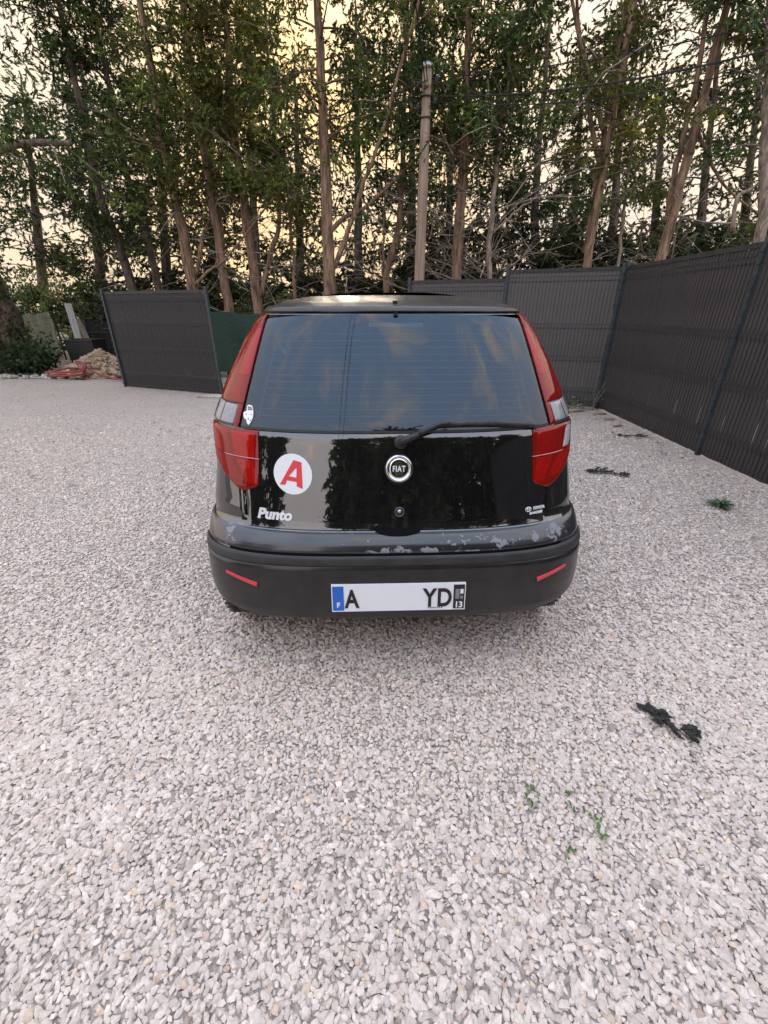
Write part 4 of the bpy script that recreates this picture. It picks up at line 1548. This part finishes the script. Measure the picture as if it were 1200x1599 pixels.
# tail lamps
M['reversing'] = noisy('reversing_lens', (.34, .34, .34), (.58, .58, .59), 90, .18, coat=1.0)
L_IN = [(.757, .604), (.768, .575), (.780, .545), (.792, .534), (.985, .527)]
L_OUT_T = [(.757, .606), (.775, .640), (.81, .690), (.86, .735)]


def lo_out(z):
    """outer edge of the lamp as corner parameter"""
    if z < .86: return t_of(lerp(L_OUT_T, z), z)
    t0 = t_of(.735, .86)
    return t0 + (1.40 - t0) * min((z - .86) / .12, 1) ** .7


def lo_in(z):
    if z < .986: return t_of(lerp(L_IN, z), z)
    return t_of(xe(z) - .002, z)


def lo_up(z):
    return lerp([(.99, 1.46), (1.1, 1.44), (1.3, 1.36), (1.385, 1.20)], z)


def mir(lo, hi, s):
    return (lo, hi) if s > 0 else ((lambda z: -hi(z)), (lambda z: -lo(z)))


def frac(lo, hi, a):
    return lambda z: lo(z) + (hi(z) - lo(z)) * a


for s in (-1, 1):
    lamp = empty('tail_lamp', label='tail lamp with clear reversing lens on its outer half' if s > 0 else 'tail lamp with red fog lens')
    lamp.parent = car
    E_ = lambda lo, hi, z0, z1, nz, nx, off, nm, mt, th=.006, bz=.002, **k: panel(z0, z1, *mir(lo, hi, s), nz, nx, off, th, bz, **k).build(nm, M[mt], lamp, True)
    E_(lo_in, lo_out, .757, .986, 24, 16, .003, 'lamp_housing', 'deep_black', .004, .001)
    E_(lo_in, lo_up, .990, 1.384, 24, 12, .002, 'lamp_housing', 'deep_black', .004, .001)
    # reflector cups under the lens
    fi = lambda a: frac(lo_in, lo_out, a)
    E_(fi(.05), fi(.36), .885, .975, 6, 6, .006, 'reflector_cup', 'cup_dim' if s > 0 else 'reflector_cup', .003)
    E_(fi(.06), fi(.34), .790, .877, 6, 6, .0065, 'reflector_cup', 'reflector_cup', .003)
    E_(fi(.46), fi(.90), .80, .878, 6, 6, .006, 'reflector_cup', 'reflector_cup' if s > 0 else 'cup_dim', .003)
    if s > 0:
        E_(fi(.52), fi(.80), .893, .980, 6, 8, .0110, 'reversing_lens', 'reversing', .004)
    else:
        E_(fi(.44), fi(.62), .893, .975, 6, 6, .006, 'reflector_cup', 'cup_dim', .003)
        E_(fi(.68), fi(.95), .893, .975, 6, 6, .006, 'reflector_cup', 'reflector_cup', .003)
    ui = lambda a: frac(lo_in, lo_up, a)
    zA = 1.070
    E_(ui(.08), ui(.40), 1.17, 1.335, 8, 6, .005, 'reflector_cup', 'reflector_cup', .003)
    E_(ui(.08), ui(.40), 1.075, 1.165, 8, 6, .005, 'reflector_cup', 'cup_dim', .003)
    E_(ui(.55), ui(.90), 1.075, 1.36, 8, 6, .005, 'reflector_cup', 'cup_dim', .003)
    E_(ui(.12), ui(.45), 1.000, zA - .006, 8, 6, .006, 'indicator_cup', 'reflector_cup', .003)
    E_(ui(.50), ui(.95), .998, zA - .004, 8, 6, .006, 'indicator_cup', 'reflector_cup', .003)
    # outer lenses
    E_(lo_in, lo_out, .760, .985, 26, 20, .0095, 'red_lens', 'red_lens', .007, .005)
    E_(lo_in, lo_up, zA, 1.383, 24, 14, .011, 'red_lens', 'dark_red_lens', .009, .004)
    E_(lo_in, frac(lo_in, lo_up, .10), .990, zA - .002, 8, 4, .0105, 'red_edge', 'dark_red_lens', .009, .003)
    E_(frac(lo_in, lo_up, .11), lo_up, .990, zA - .002, 8, 12, .011, 'clear_lens', 'clear_lens', .009, .004)
    mb = MB()
    rr = [S_t(s * (lo_in(.884) + (lo_out(.884) - lo_in(.884)) * f), .884 + .004 * f, .0108) for f in np.linspace(-.02, .55, 9)]
    mb.tube(rr, .0016, 5)
    mb.build('divider_line', mat('lens_divider', (.6, .25, .25), .2, coat=1), lamp, True)

# wheels
def ring_prof(prof, n):
    mb = MB()
    rows_ = []
    for x, r in prof:
        rows_.append([(x, r * math.cos(2 * math.pi * k / n), r * math.sin(2 * math.pi * k / n)) for k in range(n)])
    mb.grid(rows_, closed=True)
    return mb


ty = ring_prof([(-.085, .20), (-.088, .25), (-.078, .283), (-.062, .293), (-.0405, .295), (-.040, .288), (-.034, .288), (-.0335, .296), (-.004, .296), (-.0035, .288), (.0025, .288), (.003, .296), (.0335, .296), (.034, .288), (.040, .288), (.0405, .295), (.062, .293), (.078, .283), (.088, .25), (.085, .20)], 48)
for k in range(48):
    a = 2 * math.pi * k / 48
    for sx_ in (-1, 1):
        ty.box((sx_ * .064, .2925 * math.cos(a), .2925 * math.sin(a)), (.034, .013, .008), Matrix.Rotation(a - math.pi / 2, 3, 'X'))
tyre_me = ty.mesh('tyre')
rim_me = ring_prof([(-.07, .20), (.075, .205), (.082, .195), (.07, .18), (.05, .16), (.06, .05), (.066, .03), (.066, .001)], 32).mesh('rim')
arch_me = MB()
arch_me.tube([(0, -.338 * math.cos(a), .338 * math.sin(a)) for a in np.linspace(.10, math.pi + .3, 40)], .016, 8)
arch_me = arch_me.mesh('wheel_arch')
for me_, m_ in ((tyre_me, M['rubber']), (rim_me, M['steel']), (arch_me, M['black'])):
    me_.materials.append(m_)
    me_.polygons.foreach_set('use_smooth', np.ones(len(me_.polygons), dtype=bool))
for y in (AX_R, AX_F):
    for s in (-1, 1):
        wh = empty('wheel', (s * .70, y, WR))
        wh.parent = car
        for nm, me_ in (('tyre', tyre_me), ('rim', rim_me)):
            o = link(nm, me_, wh)
            o.rotation_euler = (0, 0, 0 if s > 0 else math.pi)
        o = link('wheel_arch', arch_me, car)
        o.location = (s * .760, y, WR)
        lin = MB()
        lin.tube([(s * .45, y, WR), (s * .60, y, WR)], .275, 24)
        lin.build('wheel_well', M['deep_black'], car)
# side glass, windscreen, mirrors, cabin
for s in (-1, 1):
    for y0, y1 in ((.74, 1.22), (1.27, 2.25)):
        mb = MB()
        rws = []
        for i in range(10):
            z = 1.03 + .32 * i / 9
            a = max(y0, .74 + (z - 1.0) * .25) if y0 < 1 else y0
            e = y1 if y0 < 1 else min(y1 + .3 - (z - 1.03) * 1.2, 2.5 - (z - 1.03) * 1.3)
            rws.append([(s * (ww(z) + .003), a + (e - a) * k / 8, z) for k in range(9)])
        mb.grid(rws, flip=s < 0)
        mb.build('side_window', M['side_glass'], car, True)
    mb = MB()
    c0 = Vector((s * .845, 2.36, 1.0))
    rws = []
    for i in range(9):
        a = math.pi * i / 8
        rws.append([c0 + Vector((.085 * math.sin(a) * math.cos(2 * math.pi * k / 14), .06 * -math.cos(a), .06 * math.sin(a) * math.sin(2 * math.pi * k / 14))) for k in range(14)])
    mb.grid(rws, closed=True)
    mb.tube([(s * .74, 2.4, .97), (s * .82, 2.37, .985)], .022, 8)
    mb.build('door_mirror', M['black'], car, True)
mb = MB()
for i in range(9):
    z = 1.01 + .36 * i / 8
    mb_row = [(((k / 10) * 2 - 1) * (ww(z) - .05), yf_(z) - .10 * ((k / 5) - 1) ** 2 - .06, z) for k in range(11)]
    if i: mb.grid([prev, mb_row])
    prev = mb_row
mb.build('windscreen', M['glass'], car, True)
mb = MB()
mb.box((0, .50, .93), (1.22, .46, .02))
mb.build('parcel_shelf', M['inside'], car)
for s in (-.36, .36):
    for y in (.95, 1.75):
        mb = MB()
        mb.tube([(s, y, .55), (s, y, .8), (s, y - .03, 1.0), (s, y - .06, 1.12)], [.20, .23, .22, .10], 14)
        mb.tube([(s, y - .06, 1.1), (s, y - .08, 1.17), (s, y - .09, 1.28), (s, y - .09, 1.30)], [.03, .12, .11, .06], 12)
        mb.build('seat', M['inside'], car, True)

# ------------------------------------------------------------------ odds and ends round the yard
def ico(sub):
    bm = bmesh.new()
    bmesh.ops.create_icosphere(bm, subdivisions=sub, radius=1)
    V = [v.co.copy() for v in bm.verts]
    F = [tuple(v.index for v in f.verts) for f in bm.faces]
    bm.free()
    return V, F


M['tan_stone'] = noisy('tan_stone', (.30, .215, .14), (.46, .35, .25), 7, .95, .7, bscale=24, dist=.02)
M['rubble'] = noisy('pale_rubble', (.30, .26, .22), (.46, .42, .37), 8, .95, .6, bscale=30, dist=.02)
heap = empty('stone_heap', (-6.62, 10.45, 0), 0, 'heap of tan broken stones left of the single slatted panel', 'stone heap')
mb = MB()
rows_ = []
for i in range(7):
    f = i / 6
    rows_.append([((1 - f) * 1.0 * math.cos(a) + .05 * math.sin(a * 3), (1 - f) * .5 * math.sin(a), .60 * f ** .8 * .86 + .03 * math.sin(a * 5 + i)) for a in np.linspace(0, 2 * math.pi, 25)[:-1]])
mb.grid(rows_, closed=True)
mb.build('heap_core', M['tan_stone'], heap, True)
protos_h = []
for k in range(6):
    V, F = pA[k]
    me_ = bpy.data.meshes.new('stone')
    me_.from_pydata([tuple(v) for v in V], [], [tuple(f) for f in F])
    me_.materials.append(M['tan_stone'])
    protos_h.append(me_)
for k in range(260):
    a = random.uniform(0, 2 * math.pi)
    f = random.random() ** .6
    z = .54 * (1 - f) ** .85
    o = bpy.data.objects.new('stone', protos_h[k % 6])
    COL.objects.link(o)
    o.parent = heap
    o.location = (1.05 * f * math.cos(a), .56 * f * math.sin(a), z + .015)
    sc_ = random.uniform(.05, .12)
    o.scale = (sc_, sc_, sc_)
    o.rotation_euler = (random.uniform(-.6, .6), random.uniform(-.6, .6), random.uniform(0, 6))
# pale rubble strip along the left edge of the yard
P = np.stack([rng.uniform(-11.2, -7.3, 900), rng.uniform(9.9, 11.0, 900)], -1)
V, F, Cc = stones(P, np.exp(rng.normal(math.log(.05), .35, 900)).clip(.02, .11), pB, .0, .05, lambda n: np.stack([rng.normal(.44, .06, n)] * 3, -1).clip(.2, .6) * np.array([1.0, .92, .83]))
rub = link('rubble', np_mesh('rubble', V, F, 3, Cc), None, False, (M['stone'],))
tag(rub, 'strip of pale rubble stones in front of the old tree', 'rubble', kind='stuff')
P = np.stack([rng.uniform(-5.4, 2.0, 700), np.zeros(700)], -1)
P[:, 1] = 9.2 - .42 * (P[:, 0] + 5.4) * (P[:, 0] < -2.9) + rng.normal(0, .12, 700)
# red hose
hose = MB()
M['hose'] = noisy('red_hose', (.17, .014, .014), (.26, .03, .028), 6, .5)
pts = []
c0 = Vector((-7.05, 9.82, .03))
for a in np.linspace(0, 4.4 * math.pi, 60):
    pts.append(c0 + Vector((.42 * math.cos(a) * (1 + .1 * math.sin(a * .7)), .20 * math.sin(a), .02 + .012 * a + .16 * max(0, math.sin(a + .4)) * (a / 14))))
pts += [c0 + Vector((.75, -.05, .08)), c0 + Vector((1.15, -.25, .03)), c0 + Vector((1.55, -.42, .02))]
hose.tube([p - c0 for p in pts], .021, 7)
ho = hose.build('garden_hose', M['hose'], None, True)
ho.location = c0
tag(ho, 'coiled red garden hose lying in front of the tan stone heap', 'hose')
# planks and black tub
M['white_plank'] = noisy('weathered_white_plank', (.36, .35, .33), (.58, .57, .55), 9, .9, .4, (3, 3, .4))
M['wood_plank'] = noisy('grey_wood_plank', (.20, .16, .12), (.32, .26, .20), 9, .9, .5, (4, 4, .4))


def bar(A, B_, w, t, name, mtl, label, cat):
    A, B_ = Vector(A), Vector(B_)
    d_v = B_ - A
    q = d_v.to_track_quat('Z', 'Y').to_matrix()
    mb = MB()
    mb.box(Vector((0, 0, 0)), (w, t, d_v.length), q)
    me_ = mb.mesh(name)
    o = link(name, me_, None, False, (mtl,))
    o.location = (A + B_) / 2
    md = o.modifiers.new('soft', 'BEVEL'); md.width = .004; md.segments = 1
    return tag(o, label, cat)


Y_ = 11.9
p0, p1 = at(127, 535, Y_), at(106, 474, Y_); p0.z = .0
p0 = Vector((p1.x + (at(127, 535, Y_).x - p1.x) * (p1.z) / (p1.z - at(127, 535, Y_).z), Y_ - .1, 0))
bar(p0, p1, .15, .035, 'white_plank', M['white_plank'], 'weathered white plank standing upright behind the black tub', 'plank')
p1 = at(120, 497, Y_ + .1)
p0 = Vector((p1.x + .40, Y_ - .05, 0))
bar(p0, p1, .13, .04, 'wooden_plank', M['wood_plank'], 'grey wooden plank leaning beside the white plank', 'plank')
ta, tb = at(118, 550, 11.4), at(162, 550, 11.4)
tub = empty('builders_tub', ((ta.x + tb.x) / 2, 11.35, .0), 0, 'black rectangular tub standing behind the tan stone heap', 'tub')
w_ = (tb.x - ta.x) / 2
mb = MB()
zt = at(140, 530, 11.2).z
loops = [(w_ * .86, .22, 0), (w_ * .97, .28, zt - .03), (w_ * 1.03, .31, zt - .03), (w_ * 1.03, .31, zt), (w_ * .94, .26, zt), (w_ * .84, .20, .06)]
mb.grid([[(-a, -c, z), (a, -c, z), (a, c, z), (-a, c, z)] for a, c, z in loops], closed=True)
mb.f.append((len(mb.v) - 4, len(mb.v) - 3, len(mb.v) - 2, len(mb.v) - 1))
mb.build('tub_body', M['black'], tub)
# flat slab by the panel foot
mb = MB()
s0 = gr(330, 620)
mb.add([(-.22, -.10, .005), (.24, -.13, .004), (.27, .10, .006), (-.10, .13, .005), (-.22, -.10, .03), (.24, -.13, .028), (.27, .10, .03), (-.10, .13, .03)], [(4, 5, 6, 7), (0, 1, 5, 4), (1, 2, 6, 5), (2, 3, 7, 6), (3, 0, 4, 7)])
o = mb.build('stone_slab', M['rubble'])
o.location = s0
tag(o, 'flat grey stone slab on the gravel at the foot of the left panel', 'slab')
# border stones at the corner of the fence
for k, (px, py, sz) in enumerate(((893, 641, .09), (905, 640, .06), (938, 645, .07), (950, 654, .06), (965, 664, .05))):
    o = bpy.data.objects.new('border_stone', protos_h[k % 6])
    COL.objects.link(o)
    o.location = gr(px, py, .02)
    o.scale = (sz * 1.5, sz * .8, sz * .6)
    tag(o, ('long tan stone at the foot of the back fence', 'short tan stone beside the long one under the back fence', 'tan stone right of the corner weed', 'second tan stone along the right fence', 'smallest tan stone along the right fence')[k], 'stone', 'tan stones along the fence foot')


# weeds
def leaf_blade(mb, p, a, L, w, rise, n=4, lobes=0, tip=.3):
    d_v = Vector((math.cos(a), math.sin(a), 0))
    s_v = Vector((-math.sin(a), math.cos(a), 0))
    L_r, C_r, R_r = [], [], []
    for i in range(n + 1):
        f = i / n
        wd = w * math.sin(math.pi * min(.08 + f * .92, .985)) * (1 + (lobes * (1 if i % 2 else -.5)))
        c = p + d_v * L * f + Vector((0, 0, rise * math.sin(math.pi * f * .7) - rise * tip * f * f))
        L_r.append(c + s_v * wd); C_r.append(c - Vector((0, 0, wd * .25))); R_r.append(c - s_v * wd)
    mb.grid([L_r, C_r, R_r])


M['weed'] = noisy('weed_leaf', (.045, .105, .022), (.09, .16, .04), 30, .6)
M['weed_dark'] = noisy('dark_weed_leaf', (.028, .065, .022), (.055, .10, .035), 30, .6)
c0 = gr(1125, 792)
mb = MB()
for k in range(26):
    a = k * 2.4 + random.uniform(-.2, .2)
    leaf_blade(mb, Vector((random.gauss(0, .012), random.gauss(0, .012), .012)), a, random.uniform(.07, .135), .011, random.uniform(.015, .05), 7, .45)
o = mb.build('weed_rosette', M['weed_dark'])
o.location = c0
tag(o, 'flat green weed rosette on the gravel near the right fence', 'weed', 'weeds growing through the gravel')
for i, (lb, spots) in enumerate((
        ('small dark green sprig, leftmost of the sprigs in the foreground gravel', [(826, 1232, 3), (834, 1238, 3), (822, 1250, 3), (832, 1264, 4)]),
        ('sparse green sprig between the left sprig and the bright one', [(888, 1248, 3), (895, 1272, 3), (886, 1262, 2)]),
        ('brightest green sprig with round leaves, rightmost of the foreground sprigs', [(917, 1278, 3), (925, 1276, 2), (932, 1298, 5), (940, 1310, 5), (930, 1286, 3)]),
        ('lowest tiny green sprig in the foreground gravel', [(891, 1328, 4), (889, 1340, 2)]))):
    c0 = gr(*spots[0][:2])
    mb = MB()
    for px, py, n in spots:
        q = gr(px, py) - c0
        for k in range(n):
            leaf_blade(mb, q + Vector((random.gauss(0, .004), random.gauss(0, .004), .014)), random.uniform(0, 6.28), random.uniform(.009, .017), random.uniform(.003, .005), random.uniform(.004, .012), 4)
    o = mb.build('green_sprig', M['weed'])
    o.location = c0
    tag(o, lb, 'weed', 'weeds growing through the gravel')
c0 = gr(925, 640)
root = empty('corner_weed', c0, 0, 'tall thin weed with bare stems in the corner of the two fences', 'weed')
mb = MB()
for k in range(26):
    leaf_blade(mb, Vector((random.gauss(-.03, .09), random.gauss(0, .03), random.uniform(.01, .16))), random.uniform(0, 6.28), random.uniform(.05, .10), .016, .03, 4)
mb.build('leaves', M['weed_dark'], root)
mb = MB()
for dx, h in ((.10, .42), (.03, .30), (.16, .36)):
    mb.tube([(0, 0, 0), (dx * .4, 0, h * .5), (dx, -.02, h)], [.006, .004, .003], 5)
mb.build('stems', M['twig'], root)
bush('fence_foot_weed', 'low pale weed under the back fence beside the car', (2.95, 6.7, 0), (.22, .08, .10), 8, 14, (.10, .11, .045), (.06, .014), cat='weed', stems=3)

# dried dark sprays of fallen conifer twigs
M['dry_dark'] = noisy('dried_spray', (.012, .011, .009), (.045, .04, .032), 40, .9)


def spray(px, py, L, ang, n, wide, label, mtl='dry_dark', leafL=.022):
    c0 = gr(px, py)
    mb = MB()
    axis = Vector((math.cos(ang), math.sin(ang), 0))
    side = Vector((-axis.y, axis.x, 0))
    main = [axis * L * (f - .5) + side * .02 * math.sin(f * 5) + Vector((0, 0, .016)) for f in np.linspace(0, 1, 8)]
    mb.tube(main, [.003 - .002 * i / 8 for i in range(8)], 5, False)
    for k in range(n):
        f = random.random()
        p = axis * L * (f - .5) + Vector((0, 0, .014))
        sg = random.choice((-1, 1))
        a = ang + sg * random.uniform(.35, 1.1)
        bl = wide * random.uniform(.4, 1.0) * math.sin(math.pi * min(max(f, .12), .9))
        dv = Vector((math.cos(a), math.sin(a), random.uniform(0, .25)))
        q = [p, p + dv * bl * .5, p + dv * bl]
        mb.tube(q, [.0025, .002, .001], 4, False)
        for j in range(9):
            u = random.random()
            leaf_blade(mb, p + dv * bl * u + Vector((0, 0, random.uniform(0, .008))), a + random.uniform(-1, 1), leafL * random.uniform(.6, 1.3), leafL * .28, .006, 3)
    o = mb.build('dried_spray', M[mtl])
    o.location = c0
    tag(o, label, 'dried twig', 'dried conifer sprays fallen on the gravel')


spray(1036, 1128, .20, R(-48), 22, .075, 'largest blackish dried spray lying on the gravel right of the car')
spray(932, 738, .24, R(-8), 16, .13, 'dark brown dried spray on the gravel level with the right tail lamp', leafL=.03)
spray(968, 743, .12, R(-5), 8, .05, 'small dried spray right beside the one level with the right tail lamp', leafL=.03)
spray(985, 682, .32, R(-5), 12, .14, 'faint brown dried spray close to the right fence foot', leafL=.03)
# scattered litter: needles, brown leaf scraps and dark chips
V, F, Cc, off = [], [], [], 0
nl = 1500
yy = rng.uniform(.35, 9.0, nl) ** 1.0
hw = (.9026 * yy + .6) * .95
xx = rng.uniform(-1, 1, nl) * hw
xx = np.where((np.abs(xx - .05) < .85) & (yy > 1.5) & (yy < 5.3), xx + 2.2, xx)
keep = xx < 3.3
xx, yy = xx[keep], yy[keep]
n = len(xx)
a = rng.uniform(0, 6.28, n)
L = rng.uniform(.003, .008, n) + .004 * np.clip(yy - 1, 0, 4)
wd = L * rng.uniform(.12, .5, n)
ax = np.stack([np.cos(a), np.sin(a), rng.uniform(-.2, .3, n)], -1)
sd = np.stack([-np.sin(a), np.cos(a), rng.uniform(-.3, .3, n)], -1)
c = np.stack([xx, yy, np.full(n, .017)], -1)
V = np.stack([c - ax * L[:, None], c + sd * wd[:, None] + [0, 0, .003], c + ax * L[:, None], c - sd * wd[:, None] + [0, 0, .003]], 1).reshape(-1, 3)
pal = np.array([(.05, .035, .025), (.09, .06, .035), (.03, .026, .022), (.14, .10, .06), (.10, .04, .03)])
Cc = np.repeat(pal[rng.integers(0, 5, n)], 4, axis=0)
lt = link('leaf_litter', np_mesh('leaf_litter', V, np.arange(4 * n).reshape(-1, 4), 4, Cc), None, False, (M['litter'],))
tag(lt, 'brown needles and leaf scraps scattered over the gravel', 'leaf litter', kind='stuff')
c0 = gr(118, 761)
mb = MB()
mb.tube([(-.06, 0, .018), (-.02, .01, .022), (.03, 0, .02), (.075, -.012, .018)], [.002, .003, .003, .0015], 5)
o = mb.build('fallen_twig', M['twig']); o.location = c0
tag(o, 'single thin tan twig lying on the gravel left of the car', 'twig')
